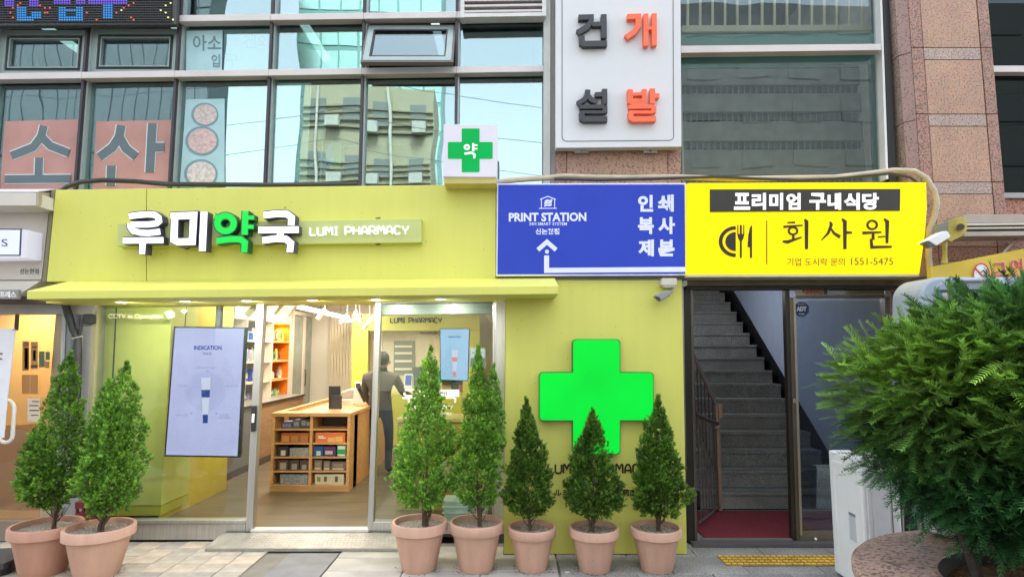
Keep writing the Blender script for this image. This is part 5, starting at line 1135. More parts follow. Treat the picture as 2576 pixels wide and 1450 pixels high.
# the customer: one skinned body
pe = thing('person', 'customer in dark clothing standing at the counter, reaching right', 'person', (-1.8, 2.6, FZ))
def skin_body(name, joints, edges, rad, m, par, sub=2):
    joints = [(a, b, FZ + (c - FZ) * .93) for a, b, c in joints]
    me = bpy.data.meshes.new(name); o0 = ORI[par]; me.from_pydata([Vector(j) - o0 for j in joints], edges, []); me.materials.append(m)
    o = bpy.data.objects.new(name, me); COL.objects.link(o); o.parent = par; ORI[o] = o0
    sk = o.modifiers.new('skin', 'SKIN'); 
    for i, r in enumerate(rad): me.skin_vertices[0].data[i].radius = (r, r) if not isinstance(r, tuple) else r
    me.skin_vertices[0].data[0].use_root = True
    sk.use_smooth_shade = True
    s = o.modifiers.new('sub', 'SUBSURF'); s.levels = sub; s.render_levels = sub; return o
X, Y_, Z = -1.80, 2.6, FZ
J = [(X, Y_, Z + .95), (X, Y_, Z + 1.12), (X, Y_ + .02, Z + 1.36), (X + .01, Y_ + .02, Z + 1.46), (X + .02, Y_ + .03, Z + 1.53),
     (X - .2, Y_ + .02, Z + 1.38), (X - .24, Y_ + .1, Z + 1.12), (X - .2, Y_ + .28, Z + .98),
     (X + .2, Y_ + .02, Z + 1.37), (X + .30, Y_ + .1, Z + 1.14), (X + .50, Y_ + .2, Z + 1.02), (X + .57, Y_ + .22, Z + 1.0),
     (X - .1, Y_, Z + .86), (X - .13, Y_ + .02, Z + .5), (X - .12, Y_, Z + .08), (X - .12, Y_ + .14, Z + .04),
     (X + .1, Y_, Z + .88), (X + .14, Y_ - .02, Z + .5), (X + .13, Y_ - .03, Z + .08), (X + .14, Y_ + .1, Z + .04)]
E = [(0, 1), (1, 2), (2, 3), (3, 4), (2, 5), (5, 6), (6, 7), (2, 8), (8, 9), (9, 10), (10, 11), (0, 12), (12, 13), (13, 14), (14, 15), (0, 16), (16, 17), (17, 18), (18, 19)]
R_ = [(.145, .11), (.14, .10), (.165, .11), .06, .055, .075, .055, .04, .075, .055, .038, .03, .09, .062, .045, .04, .09, .062, .045, .04]
CLO = mat('shirt_and_trousers', (.10, .095, .09), .85, var=.15, bump=.8, bscale=14)
_N = CLO.node_tree.nodes; _L = CLO.node_tree.links; _tc = _N.new('ShaderNodeTexCoord'); _sp = _N.new('ShaderNodeSeparateXYZ'); _L.new(_tc.outputs['Object'], _sp.inputs[0])
_rp = _N.new('ShaderNodeValToRGB'); _rp.color_ramp.interpolation = 'CONSTANT'; _rp.color_ramp.elements[0].color = (.02, .022, .03, 1); _rp.color_ramp.elements[1].position = .84; _rp.color_ramp.elements[1].color = (.085, .075, .07, 1)
_L.new(_sp.outputs[2], _rp.inputs[0]); _L.new(_rp.outputs[0], _N['Principled BSDF'].inputs['Base Color'])
skin_body('body', J, E, R_, CLO, pe)
SKN = mat('skin', (.42, .26, .19), .55)
hd_ = MB().ball((X + .02, Y_ + .04, Z + 1.50), .080, 12, 1.3); hd_.build('head', SKN, pe, smooth=True)
MB().ball((X + .02, Y_ + .015, Z + 1.535), .092, 12, 1.12).build('hair', mat('hair_black', (.012, .011, .012), .6, bump=.6, bscale=150), pe, smooth=True)
for s in (-1, 1): MB().ball((X + .02 + s * .09, Y_ + .045, Z + 1.49), .022, 6, 1.4).build('ear', SKN, pe, smooth=True)
hx, hy, hz_ = X + .60, Y_ + .23, Z + .92
arm = MB().tube([(X + .40, Y_ + .15, Z + 1.0), (X + .55, Y_ + .215, Z + .935), (X + .62, Y_ + .235, Z + .917), (X + .66, Y_ + .24, Z + .91)], [.040, .034, .04, .022], 10)
arm.build('forearm', SKN, pe, smooth=True)
for k in range(5):
    a = (k - 2) * .018
    MB().tube([(hx + .04, hy + a, hz_ - .005), (hx + .085, hy + a * 1.3, hz_ - .012), (hx + (.12 if k else .09), hy + a * 1.6, hz_ - .035)], [.011, .010, .007], 6).build('finger', SKN, pe, smooth=True)
# ---------------------------------------------------------------- neighbour shop, left
ns = thing('neighbour_shop', 'cream fronted shop at the left edge with warm orange interior', 'shop front', tuple(W(60, 1300, 0)))
NC = mat('cream_cladding', (.60, .55, .49), .55, var=.03, dirt=.1)
MB().px([(-300, 520), (124, 520), (104, 703), (-300, 704)], -.22, .4).build('fascia', NC, ns)
MB().px([(-300, 482), (90, 484), (90, 517), (-300, 517)], -.5, .28).build('hood_front', NC, ns, bevel=.004)
hq = [W(97, 484, -.497), W(97, 517, -.497), W(127, 519, -.22), W(132, 484, -.22)]
MB().hexa(hq, [p + Vector((-.02, 0, 0)) for p in hq]).build('hood_side', mat('hood_tan', (.42, .34, .26), .6), ns)
hb = [W(-300, 482, -.5), W(96, 483, -.5), W(140, 478, -.1), W(-300, 478, -.1)]
MB().hexa(hb, [p + Vector((0, 0, .01)) for p in hb]).build('hood_top', mat('hood_top_white', (.7, .7, .7), .5), ns)
MB().px([(-300, 706), (102, 706), (48, 740), (-300, 742)], -.3, .2).build('lower_bevel', NC, ns)
MB().px([(-300, 742), (150, 742), (150, 762), (-300, 764)], -.1, .3).build('shadow_strip', mat('strip_brown', (.16, .13, .11), .6), ns)
MB().px([(-300, 728), (47, 728), (46, 751), (-300, 751)], -.33, .03).build('name_strip', mat('strip_grey', (.27, .25, .24), .5), ns)
text('프레스', -1, 732, 40, 748, -.334, WHT, ns, .04, .002)
text('신논현점', 50, 675, 97, 688, -.223, BLK, ns, .0, .002)
dlm = MB(); p = W(16, 519, -.36); dlm.lathe([(.0001, 0), (.045, 0)], p, 16); dlm.build('hood_downlight', lit('hood_lamp', (1, .85, .6), 4), ns)
area('hood_lamp_light', (p.x, p.y, p.z - .02), .06, 1.6, (1, .75, .45))
lbx = thing('light_box_sign', 'white light box sign with navy border and letter S at the left edge', 'sign', tuple(W(20, 648, -.35)))
MB().px([(-120, 568), (70, 578), (66, 648), (-120, 650)], -.40, .17).build('box', LBX, lbx)
MB().px([(-120, 574), (54, 575), (51, 643), (-120, 643)], -.405, .01).build('border', mat('navy_border', (.02, .02, .09), .4), lbx)
MB().px([(-120, 577), (50, 578), (47, 640), (-120, 640)], -.409, .01).build('face', lit('s_face', (.76, .82, .97), 1, .2), lbx)
text('S', 3.5, 601, 19, 619, -.415, mat('navy_text', (.03, .05, .2), .4), lbx, .0, .002)
# shop window
ORA = mat('orange_wall', (.58, .37, .15), .6, var=.08, vscale=2, dirt=.1)
MB().px([(-300, 764), (240, 764), (232, 790), (-300, 790)], .02, .1).build('head_beam', mat('beam_grey', (.36, .35, .34), .5), ns)
MB().px([(-300, 770), (168, 770), (150, 1325), (-300, 1325)], 1.0, .1).build('inner_wall', ORA, ns)
MB().px([(-300, 1090), (168, 1060), (160, 1325), (-300, 1330)], .9, .1).build('inner_counter', mat('wood_dim', (.30, .17, .07), .5, var=.12, vscale=3), ns)
MB().box(-8, -4.47, .15, 1.0, -.0, .06).build('inner_floor', mat('tan_floor', (.30, .19, .09), .5), ns)
MB().px([(40, 766), (44.5, 766), (40, 830), (35, 830)], .05, .03).build('frame_strip', BLK, ns)
MB().px([(-300, 790), (168, 790), (150, 1310), (-300, 1310)], .10, .008).build('glass_pane', glass('n_glass', (.9, .86, .8), .06), ns)
MB().px([(-300, 1310), (150, 1310), (150, 1360), (-300, 1360)], .05, .1).build('base', mat('base_dim', (.2, .16, .12), .5), ns)
area('neighbour_lamp_light', (-5.2, .6, 2.3), .4, 13, (1, .80, .50))
KR = mat('kraft_poster', (.40, .23, .10), .6); INK = mat('poster_ink', (.05, .04, .04), .5); GPS = mat('poster_green', (.07, .13, .08), .5)
def poster(label, q, m_, marks=(), Y=.085):
    t = thing('poster', label, 'poster', tuple(W((q[0] + q[2]) / 2, q[3], Y)))
    MB().rect(*q, Y, .002).build('sheet', m_, t)
    for (a, b, c, d, mm) in marks: MB().rect(a, b, c, d, Y - .003, .002).build('print', mm, t)
    return t
poster('kraft poster with a phone outline on the neighbour window', (56, 857, 73, 932), KR, [(60, 861, 70, 863, INK), (59, 866, 71, 869, INK), (61, 874, 71, 928, INK), (62.5, 876, 69.5, 926, mat('poster_pale', (.55, .38, .18), .5))])
poster('kraft poster with a wrapped roll drawing on the neighbour window', (77, 859, 95, 928), KR, [(84, 862, 86, 865, INK), (80, 870, 92, 874, INK), (82, 880, 90, 907, INK), (84, 882, 91, 904, MATS['poster_pale']), (78, 917, 94, 924, INK)])
poster('green menu card beside the kraft posters', (98, 883, 112, 923), GPS)
poster('small dark green card above the brown one', (114, 884, 125, 905), GPS)
poster('small brown card under the dark green one', (113, 908, 124, 925), mat('brown_card', (.25, .15, .08), .6))
poster('brown notice with faint print low on the neighbour window', (55, 942, 95, 990), mat('brown_sheet', (.38, .20, .08), .6), [(75, 944, 76, 988, MATS['poster_pale'])])
poster('white handwritten notice sheet on the neighbour window', (69, 1001, 100, 1060), mat('notice_white', (.62, .58, .50), .6), [(80, 1008, 98, 1010, INK), (74, 1018, 96, 1020.5, INK), (74, 1030, 98, 1032.5, INK), (78, 1042, 96, 1044, INK)])
bn = thing('banner', 'white hanging banner with red print at the left edge', 'banner', tuple(W(10, 1200, -.15)))
MB().px([(-120, 824), (39, 826), (31, 900), (20, 990), (10, 1100), (-120, 1100)], -.15, .006).build('cloth', mat('banner_white', (.74, .74, .80), .5), bn)
MB().rect(-10, 887, 6, 891, -.153, .002).build('print', mat('banner_red', (.28, .04, .07), .5), bn); MB().rect(-10, 900, 5, 904, -.153, .002).build('print', MATS['banner_red'], bn)
MB().tube([W(33, 829, -.16), W(38, 825, -.17), W(41, 829, -.16), W(47, 826, -.15)], .004).build('tie_cord', BLK, bn)
hn = thing('pull_handle', 'white looped pull handle on the neighbour door', 'door handle', tuple(W(15, 1115, -.05)))
MB().tube([W(x, y, -.08) for x, y in arc(18, 1025, 18, 19, 180, 360, 8) + arc(14, 1093, 18, 19, 0, 180, 8)] + [W(0, 1025, -.08)], .017, 10).build('loop', mat('handle_white', (.72, .72, .70), .35), hn, smooth=True)
# between the shops: grey pilaster, funnelled black cable bundle
pi_ = thing('grey_pilaster', 'grey metal pilaster between the cream shop and the lime shop', 'pilaster', tuple(W(190, 1355, .05)))
MB().px([(166, 765), (232, 762), (205, 1357), (146, 1357)], .05, .2).build('panel', mat('pilaster_grey', (.30, .31, .32), .5, .3, dirt=.12), pi_)
MB().px([(156, 790), (166, 790), (146, 1357), (137, 1357)], .04, .2).build('side_trim', mat('pil_trim', (.42, .44, .44), .5), pi_)
MB().px([(180, 826), (210, 826), (196, 962), (170, 962)], .035, .02).build('recess_plate', mat('plate_grey', (.19, .20, .205), .5), pi_)
cbk = thing('cable_bundle', 'black wrapped cable bundle shaped like a Y strapped to the grey pilaster', 'cable bundle', tuple(W(192, 960, .0)))
MB().tube([W(164, 762, -.05), W(172, 790, -.03), W(184, 830, -.02), (W(194, 850, -.02))], [.032, .035, .03, .028], 10).tube([W(206, 800, -.02), W(203, 830, -.02), W(198, 850, -.02)], [.016, .014, .014], 8).tube([W(196, 848, -.02), W(194, 880, -.02), W(192, 990, -.02), W(186, 1250, -.02)], [.03, .042, .038, .035], 10).build('bundle', mat('wrap_black', (.025, .027, .03), .55, bump=.5, bscale=40), cbk, smooth=True)
MB().tube([W(181, 851, -.045), W(207, 845, -.045)], .006).build('strap', mat('strap_cream', (.55, .45, .38), .5), cbk)
hb2 = MB().px(rrect(208, 789, 232, 813, 4), -.02, .06).build('junction_box', mat('jbox_black', (.03, .032, .036), .4), label='small black junction box under the canopy left end', cat='junction box', bevel=.008)
# crates behind left pots
cr = thing('bottle_crate', 'dark red plastic bottle crate behind the left potted trees', 'crate', tuple(W(212, 1400, -.2)))
CRD = mat('crate_red', (.17, .012, .022), .45)
for k in range(5): MB().px([(188, 1262 + 28 * k), (240, 1262 + 28 * k), (239, 1278 + 28 * k), (188, 1278 + 28 * k)], -.22, .25).build('rail', CRD, cr, bevel=.002)
for x in (190, 206, 222, 236): MB().px([(x, 1262), (x + 5, 1262), (x + 4, 1398), (x - 1, 1398)], -.215, .02).build('post', CRD, cr)
bs_ = thing('sign_base', 'black weighted sign base at the left edge of the pavement', 'base', tuple(G(15, 1430)))
p = G(-40, 1405); MB().hexa([G(-70, 1380, .12), G(42, 1375, .12), G(70, 1392, .10), G(10, 1415, .10), G(-70, 1425, .10)], [G(-70, 1380, .12) - Vector((0, 0, .05)), G(42, 1375, .12) - Vector((0, 0, .05)), G(70, 1392, .10) - Vector((0, 0, .05)), G(10, 1415, .10) - Vector((0, 0, .05)), G(-70, 1425, .10) - Vector((0, 0, .05))]).build('top', mat('rubber', (.05, .052, .055), .7, bump=.3), bs_, bevel=.006)
c = G(-12, 1440); MB().lathe([(.12, 0), (.13, .01), (.13, .08)], c, 20, cap=True).build('foot', BLK, bs_)
# ---------------------------------------------------------------- right foreground: awning, bracket, camera, yellow banner, kiosk
def c7b(p): return [(2213.7 + x / 4.914, 509.8 + y / 4.914) for x, y in p]
aw = thing('rolled_awning', 'rolled awning cassette with ribbed beige housing at the right edge', 'awning', tuple(W(2500, 597, -.4)))
AWM = mat('awning_beige', (.40, .345, .29), .5, .2, dirt=.15); AWL = mat('awning_light', (.55, .50, .43), .45, .2)
for (a, b, m_, yo) in ((540, 561, AWM, 0), (561.5, 567, AWL, -.02), (567.5, 571, mat('awning_groove', (.12, .10, .09), .6), .02), (571.5, 576, AWL, -.015), (576.5, 582, MATS['awning_groove'] if 'awning_groove' in MATS else AWM, .02), (582.5, 594, AWM, -.01)):
    MB().px([(2424, a), (2800, a - 4), (2800, b - 4), (2424, b)], -.45 + yo, .25).build('housing_strip', m_, aw, bevel=.003)
bk_ = thing('awning_bracket', 'worn yellow steel bracket with a big bolt beside the beige conduit', 'bracket', tuple(W(2390, 620, -.46)))
YBR = mat('worn_yellow', (.50, .39, .07), .55, var=.25, vscale=6, dirt=.35)
MB().px(c7b([(700, 265), (860, 215), (1000, 172), (1045, 180), (1078, 215), (1080, 330), (1060, 380), (1000, 420), (880, 480), (700, 400)]), -.50, .03).build('plate', YBR, bk_, bevel=.006)
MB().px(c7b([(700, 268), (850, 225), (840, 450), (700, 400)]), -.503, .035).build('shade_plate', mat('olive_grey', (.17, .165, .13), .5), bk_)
MB().tube([W(2417, 570, -.55), W(2417, 570, -.5)], .028, 14).build('bolt', mat('bolt_dark', (.10, .095, .09), .35, .8), bk_, smooth=True)
sc2 = thing('security_camera', 'white bullet security camera in front of the conduit near the yellow bracket', 'security camera', tuple(W(2377, 661, -.6)))
MB().px(c7b([(540, 485), (700, 392), (780, 350), (835, 348), (872, 400), (868, 425), (700, 530), (640, 490), (600, 470)]), -.70, .10).build('sun_shield', mat('cam_white', (.74, .73, .72), .35), sc2, bevel=.012)
MB().px(c7b([(545, 492), (600, 476), (650, 500), (700, 535), (640, 548), (600, 545), (575, 505), (550, 512)]), -.69, .06).build('lens_housing', mat('lens_dark', (.10, .09, .06), .4), sc2, bevel=.004)
MB().tube([W(2376, 610, -.62), W(2377, 640, -.62), W(2376, 660, -.6)], [.022, .016, .026], 10).build('mount', YBR, sc2, smooth=True)
yb = thing('no_smoking_banner', 'weathered yellow slanted banner board with red no smoking lettering', 'sign board', tuple(W(2450, 700, -.6)))
MB().px([(2340, 671), (2576, 625), (2900, 562), (2900, 720), (2341, 720)], -.62, .04).build('board', mat('weathered_yellow', (.66, .47, .04), .55, var=.1, vscale=3, dirt=.3), yb)
PK = mat('pink_edge', (.72, .42, .36), .5); RD_ = mat('sign_red', (.52, .06, .03), .5)
MB().disc((2469, 690), 22.5, -.626, .003, 32, 31).build('prohibition_edge', PK, yb)
MB().ribbon([(2469 + 20 * math.cos(2 * math.pi * k / 28), 690 + 28 * math.sin(2 * math.pi * k / 28)) for k in range(28)], 3.5, -.631, .003, True).build('prohibition_ring', RD_, yb)
MB().disc((2469, 690), 18.5, -.628, .002, 28, 26).build('prohibition_face', mat('sign_face_white', (.70, .70, .70), .5), yb)
MB().ribbon([(2454, 674), (2484, 706)], 3.4, -.633, .003).build('slash', RD_, yb)
MB().ribbon([(2468, 684), (2474, 680), (2480, 686), (2476, 692), (2484, 695)], 2, -.635, .003).build('smoke_print', BLK, yb)
def banner_letter(sts):
    for ww, m_, y in ((7, PK, -.627), (3.4, RD_, -.632)):
        mb = MB()
        for k, s_ in enumerate(sts): mb.ribbon(s_, ww, y - k * .0004, .002)
        mb.build('letter', m_, yb)
banner_letter([c7b([(1420, 755), (1530, 740), (1538, 850)]), c7b([(1408, 860), (1560, 835)]), c7b([(1420, 905), (1545, 885)]), c7b([(1425, 905), (1425, 960), (1545, 950), (1545, 890)])])
banner_letter([[(2213.7 + (1665 + 38 * math.cos(a)) / 4.914, 509.8 + (765 + 50 * math.sin(a)) / 4.914) for a in [2 * math.pi * k / 14 for k in range(15)]], c7b([(1750, 690), (1758, 830)]), c7b([(1705, 740), (1752, 735)]), c7b([(1705, 785), (1752, 780)]), c7b([(1665, 850), (1668, 915), (1780, 905)])])
MB().tube([W(2520, 640, -.4), W(2545, 612, -.35), W(2562, 596, -.3)], .01).build('hanging_strap', mat('strap_tan', (.4, .34, .28), .6), label='thin tan strut slanting up from the yellow banner to the awning', cat='strut')
# kiosk
KY = -1.15
kk = thing('kiosk', 'pale blue grey machine cabinet with rounded corners behind the yew bush', 'kiosk', tuple(G(2420, 1430)))
KB = mat('kiosk_blue_grey', (.27, .32, .40), .4, var=.03); KBL = mat('kiosk_light', (.34, .39, .47), .38)
out = [(2316, 1300), (2316, 775)] + arc(2366, 745, 50, 49, 180, 270, 8) + arc(2600, 745, 50, 49, 270, 360, 8) + [(2650, 1300)]
MB().px(out, KY, .35).build('shell', KBL, kk, bevel=.02)
inn = [(2352, 1290), (2352, 760)] + arc(2374, 734, 22, 22, 180, 270, 5) + [(2402, 712), (2500, 710), (2560, 712)] + arc(2600, 736, 24, 24, 270, 360, 5) + [(2624, 1290)]
MB().px(inn, KY - .012, .012).build('front_face', KB, kk, bevel=.008)
MB().px([(2406, 708), (2500, 706), (2512, 716), (2524, 740), (2390, 740), (2400, 716)], KY - .018, .012).build('hood_recess', mat('kiosk_recess', (.22, .25, .29), .5), kk)
MB().px([(2405, 706), (2500, 704), (2503, 709), (2407, 711)], KY - .024, .012).build('hood_edge', GREYD, kk)
MB().px([(2359, 728), (2545, 726), (2545, 850), (2358, 850)], KY - .02, .01).build('screen_bezel', mat('kiosk_dark', (.04, .045, .05), .4), kk)
MB().px([(2362, 735), (2370, 735), (2370, 790), (2362, 790)], KY - .024, .01).build('blue_print', mat('kiosk_blue', (.02, .14, .55), .4), kk)
MB().px([(2371, 736), (2500, 735), (2500, 800), (2371, 800)], KY - .024, .01).build('screen', mat('kiosk_screen', (.45, .42, .42), .4), kk)
# air conditioner unit
au = thing('air_conditioner_unit', 'white standing air conditioner unit beside the round granite planter', 'air conditioner', tuple(G(2180, 1452)))
ACW = mat('ac_white', (.80, .80, .80), .4, var=.03, dirt=.08); ACG = mat('ac_grey', (.62, .63, .64), .45)
def P3(px, py, Y): return W(px, py, Y)
za, zb_ = 0.02, ZL(1130, -.75)
xl_, xr_ = W(2092, 1300, -.75).x, W(2268, 1300, -1.2).x
MB().box(xl_, xr_, -1.2, -.75, za, zb_).build('body', ACW, au, bevel=.014)
MB().box(xl_ - .004, xl_ + .003, -1.17, -1.14, za + .05, zb_ - .07).build('side_rib', ACW, au, bevel=.002)
MB().box(xl_ - .004, xl_ + .003, -.83, -.80, za + .05, zb_ - .07).build('side_rib', ACW, au, bevel=.002)
MB().box(xl_ - .004, xl_ + .003, -1.14, -.83, zb_ - .10, zb_ - .07).build('side_rib', ACW, au, bevel=.002)
MB().box(xl_ + .03, xl_ + .05, -1.208, -1.198, za + .04, zb_ - .05).build('front_rib', ACG, au, bevel=.003)
MB().box(xl_ + .07, xr_ - .09, -1.206, -1.198, za + .04, zb_ - .05).build('front_panel', ACG, au, bevel=.004)
MB().box(xr_ - .07, xr_ - .062, -1.204, -1.198, za, zb_ - .02).build('seam', mat('ac_seam', (.2, .2, .21), .5), au)
MB().box(xl_ - .002, xl_ + .001, -1.09, -1.005, ZL(1365, -1.1), ZL(1304, -1.1)).build('rating_label', mat('label_grey', (.50, .52, .55), .5), au)
MB().box(xl_ - .003, xl_ + .001, -1.09, -1.005, ZL(1302, -1.1), ZL(1294, -1.1)).build('label_head', mat('label_navy', (.2, .22, .28), .5), au)
for (yy, z_) in ((-1.1, zb_ - .03), (-1.0, zb_ - .03), (-.95, zb_ - .14)): MB().box(xl_ - .004, xl_ + .001, yy, yy + .012, z_, z_ + .012).build('screw', GREYD, au, bevel=.002)
gp = thing('green_bin', 'dark green bin with a pale pole behind the planter', 'bin', tuple(W(2290, 1345, -1.0)))
MB().px([(2266, 1275), (2330, 1275), (2330, 1420), (2268, 1420)], -.9, .2).build('body', mat('bin_green', (.02, .045, .032), .6), gp, bevel=.01)
MB().px([(2269, 1240), (2273, 1240), (2277, 1420), (2273, 1420)], -.95, .03).build('pole', SUS, gp)
MB().px([(2313, 1180), (2317, 1180), (2320, 1420), (2316, 1420)], -.97, .03).build('pole', mat('pole_pale', (.6, .62, .58), .4), gp)
# ---------------------------------------------------------------- round granite planter
PX, PYc, PR, PI_, PZ = 2.74, -2.72, 1.0, .60, .62
pn = thing('planter', 'round red granite planter with a wide polished rim in the foreground', 'planter', (PX, PYc, 0))
PG = mat('planter_granite', (.46, .30, .245), .38, col2=(.15, .09, .075), thr=(60, .41, .12), var=.14, vscale=3, dirt=.15)
MB().lathe([(PR - .06, 0), (PR - .03, PZ - .07), (PR, PZ - .05), (PR, PZ - .012), (PR - .012, PZ), (PI_ + .01, PZ), (PI_, PZ - .01), (PI_, PZ - .15)], (PX, PYc, 0), 96).build('bowl', PG, pn, smooth=True)
MB().lathe([(PI_ + .004, PZ - .004), (PI_ - .012, PZ - .012), (PI_ - .02, PZ - .15)], (PX, PYc, 0), 64).build('liner', mat('liner_black', (.02, .018, .016), .7), pn, smooth=True)
SOI = mat('soil', (.13, .07, .03), .95, var=.4, vscale=14, bump=1, bscale=60)
gm = MB(); vs = []; fs = []; n_ = 30
for i in range(n_ + 1):
    for j in range(n_ + 1):
        a = (i / n_ * 2 - 1); b = (j / n_ * 2 - 1); x = a * math.sqrt(1 - b * b / 2) * (PI_ - .01); y = b * math.sqrt(1 - a * a / 2) * (PI_ - .01)
        vs.append((PX + x, PYc + y, PZ - .075 + .02 * noise.noise(Vector((x * 6, y * 6, 0))) + .012 * noise.noise(Vector((x * 22, y * 22, 3)))))
for i in range(n_):
    for j in range(n_): fs.append((i * (n_ + 1) + j, (i + 1) * (n_ + 1) + j, (i + 1) * (n_ + 1) + j + 1, i * (n_ + 1) + j + 1))
gm.add(vs, fs).build('soil', SOI, pn, smooth=True)
lt = MB(); rr = random.Random(3)
for k in range(900):
    a = rr.uniform(0, 6.28); r = (PI_ - .03) * math.sqrt(rr.random()); x, y = PX + r * math.cos(a), PYc + r * math.sin(a); z = PZ - .062 + rr.uniform(0, .012); t = rr.uniform(0, 6.28); l = rr.uniform(.006, .016); w_ = l * .25
    lt.add([(x - math.cos(t) * l, y - math.sin(t) * l, z), (x + math.sin(t) * w_, y - math.cos(t) * w_, z + .004), (x + math.cos(t) * l, y + math.sin(t) * l, z + .001), (x - math.sin(t) * w_, y + math.cos(t) * w_, z + .003)], [(0, 1, 2, 3)])
lt.build('bark_litter', mat('bark', (.26, .13, .05), .9, var=.5, vscale=30), pn, kind='stuff')
p = G(2373, 1417, PZ - .06); MB().ball(p + Vector((0, 0, .01)), .022, 8, .55).build('pebble', mat('pebble_tan', (.62, .45, .28), .6), label='tan pebble lying on the planter soil', cat='pebble', smooth=True)
p = G(2360, 1436, PZ - .055); tsu = MB(); tsu.hexa([p + Vector((-.035, -.01, 0)), p + Vector((.03, -.015, 0)), p + Vector((.04, .01, 0)), p + Vector((-.03, .015, 0))], [p + Vector((-.03, -.008, .02)), p + Vector((.02, -.01, .012)), p + Vector((.03, .01, .018)), p + Vector((-.02, .012, .022))]).build('tissue', mat('tissue', (.78, .76, .80), .8), label='crumpled white tissue at the edge of the planter soil', cat='tissue', bevel=.006)
# white sack on the far rim
sk = MB(); c = W(2385, 1318, -1.85); vs = []
sk.lathe([(.001, 0), (.07, .0), (.10, .03), (.09, .07), (.075, .12), (.03, .15), (.001, .15)], Vector((c.x - .02, -1.86, PZ + .002)), 20)
for i, v in enumerate(sk.v):
    n1 = noise.noise(v * 16) * .045; v.x += n1 + (v.z - PZ) * -.25; v.y += noise.noise(v * 18 + Vector((5, 0, 0))) * .045
sk.build('plastic_sack', mat('sack_white', (.56, .57, .60), .45, var=.12, vscale=8, bump=.6, bscale=20), label='crumpled white plastic sack resting on the far rim of the planter', cat='sack', smooth=True)

# ---------------------------------------------------------------- foliage
def leafmesh(name, V, Fq, m, parent, tint, kind=None):
    me = bpy.data.meshes.new(name); o0 = ORI[parent]; V = V - np.array(o0)
    me.vertices.add(len(V)); me.vertices.foreach_set('co', V.astype(np.float32).ravel())
    nf = len(Fq); k = Fq.shape[1]
    me.loops.add(nf * k); me.loops.foreach_set('vertex_index', Fq.astype(np.int32).ravel())
    me.polygons.add(nf); me.polygons.foreach_set('loop_start', np.arange(0, nf * k, k, dtype=np.int32)); me.polygons.foreach_set('loop_total', np.full(nf, k, dtype=np.int32))
    me.update(calc_edges=True)
    at = me.color_attributes.new('tint', 'FLOAT_COLOR', 'POINT'); at.data.foreach_set('color', tint.astype(np.float32).ravel())
    me.materials.append(m); o = bpy.data.objects.new(name, me); COL.objects.link(o); o.parent = parent; ORI[o] = o0
    return props(o, kind=kind)
def leaf_material(name, col, trans):
    m = mat(name, col, .5, attr=True, var=.12, vscale=18, spec=.35)
    N = m.node_tree.nodes; L = m.node_tree.links; p = N['Principled BSDF']; o = [n for n in N if n.type == 'OUTPUT_MATERIAL'][0]
    tr = N.new('ShaderNodeBsdfTranslucent'); mx = N.new('ShaderNodeMixShader'); mx.inputs[0].default_value = trans
    src = p.inputs['Base Color'].links[0].from_socket; L.new(src, tr.inputs[0]); L.new(p.outputs[0], mx.inputs[1]); L.new(tr.outputs[0], mx.inputs[2]); L.new(mx.outputs[0], o.inputs[0])
    return m
LEAF = leaf_material('thuja_leaf', (.145, .295, .045), .3); YEW = leaf_material('yew_needle', (.04, .125, .043), .25)
BARK = mat('bark_brown', (.12, .075, .05), .9, var=.3, vscale=20, bump=.8, bscale=60)
def norm(a): return a / np.maximum(np.linalg.norm(a, axis=-1, keepdims=True), 1e-9)
def sprays(P, Dn, size, rng, nleaf=9):
    """flat scale-leaf sprays at P growing along Dn"""
    n = len(P); side = norm(np.cross(Dn, rng.normal(size=(n, 3)))); nrm = np.cross(Dn, side)
    V = []; 
    for k in range(nleaf):
        f = (k + .5) / nleaf; s = (-1) ** k; 
        base = P + Dn * (size * f * .75)[:, None] + nrm * (rng.normal(size=n) * .08 * size)[:, None]
        ang = (.75 - .35 * f) * s if k < nleaf - 1 else 0
        d = norm(Dn * math.cos(ang) + side * math.sin(ang) + rng.normal(size=(n, 3)) * .16)
        L = size * (.55 - .25 * f) * rng.uniform(.8, 1.2, n); wv = norm(np.cross(d, nrm + rng.normal(size=(n, 3)) * .35)) * (L * .27)[:, None]
        tip = base + d * L[:, None]
        V.append(np.stack([base, base + d * (L * .5)[:, None] + wv, tip, base + d * (L * .5)[:, None] - wv], 1))
    V = np.stack(V, 1)  # n, nleaf, 4, 3
    return V
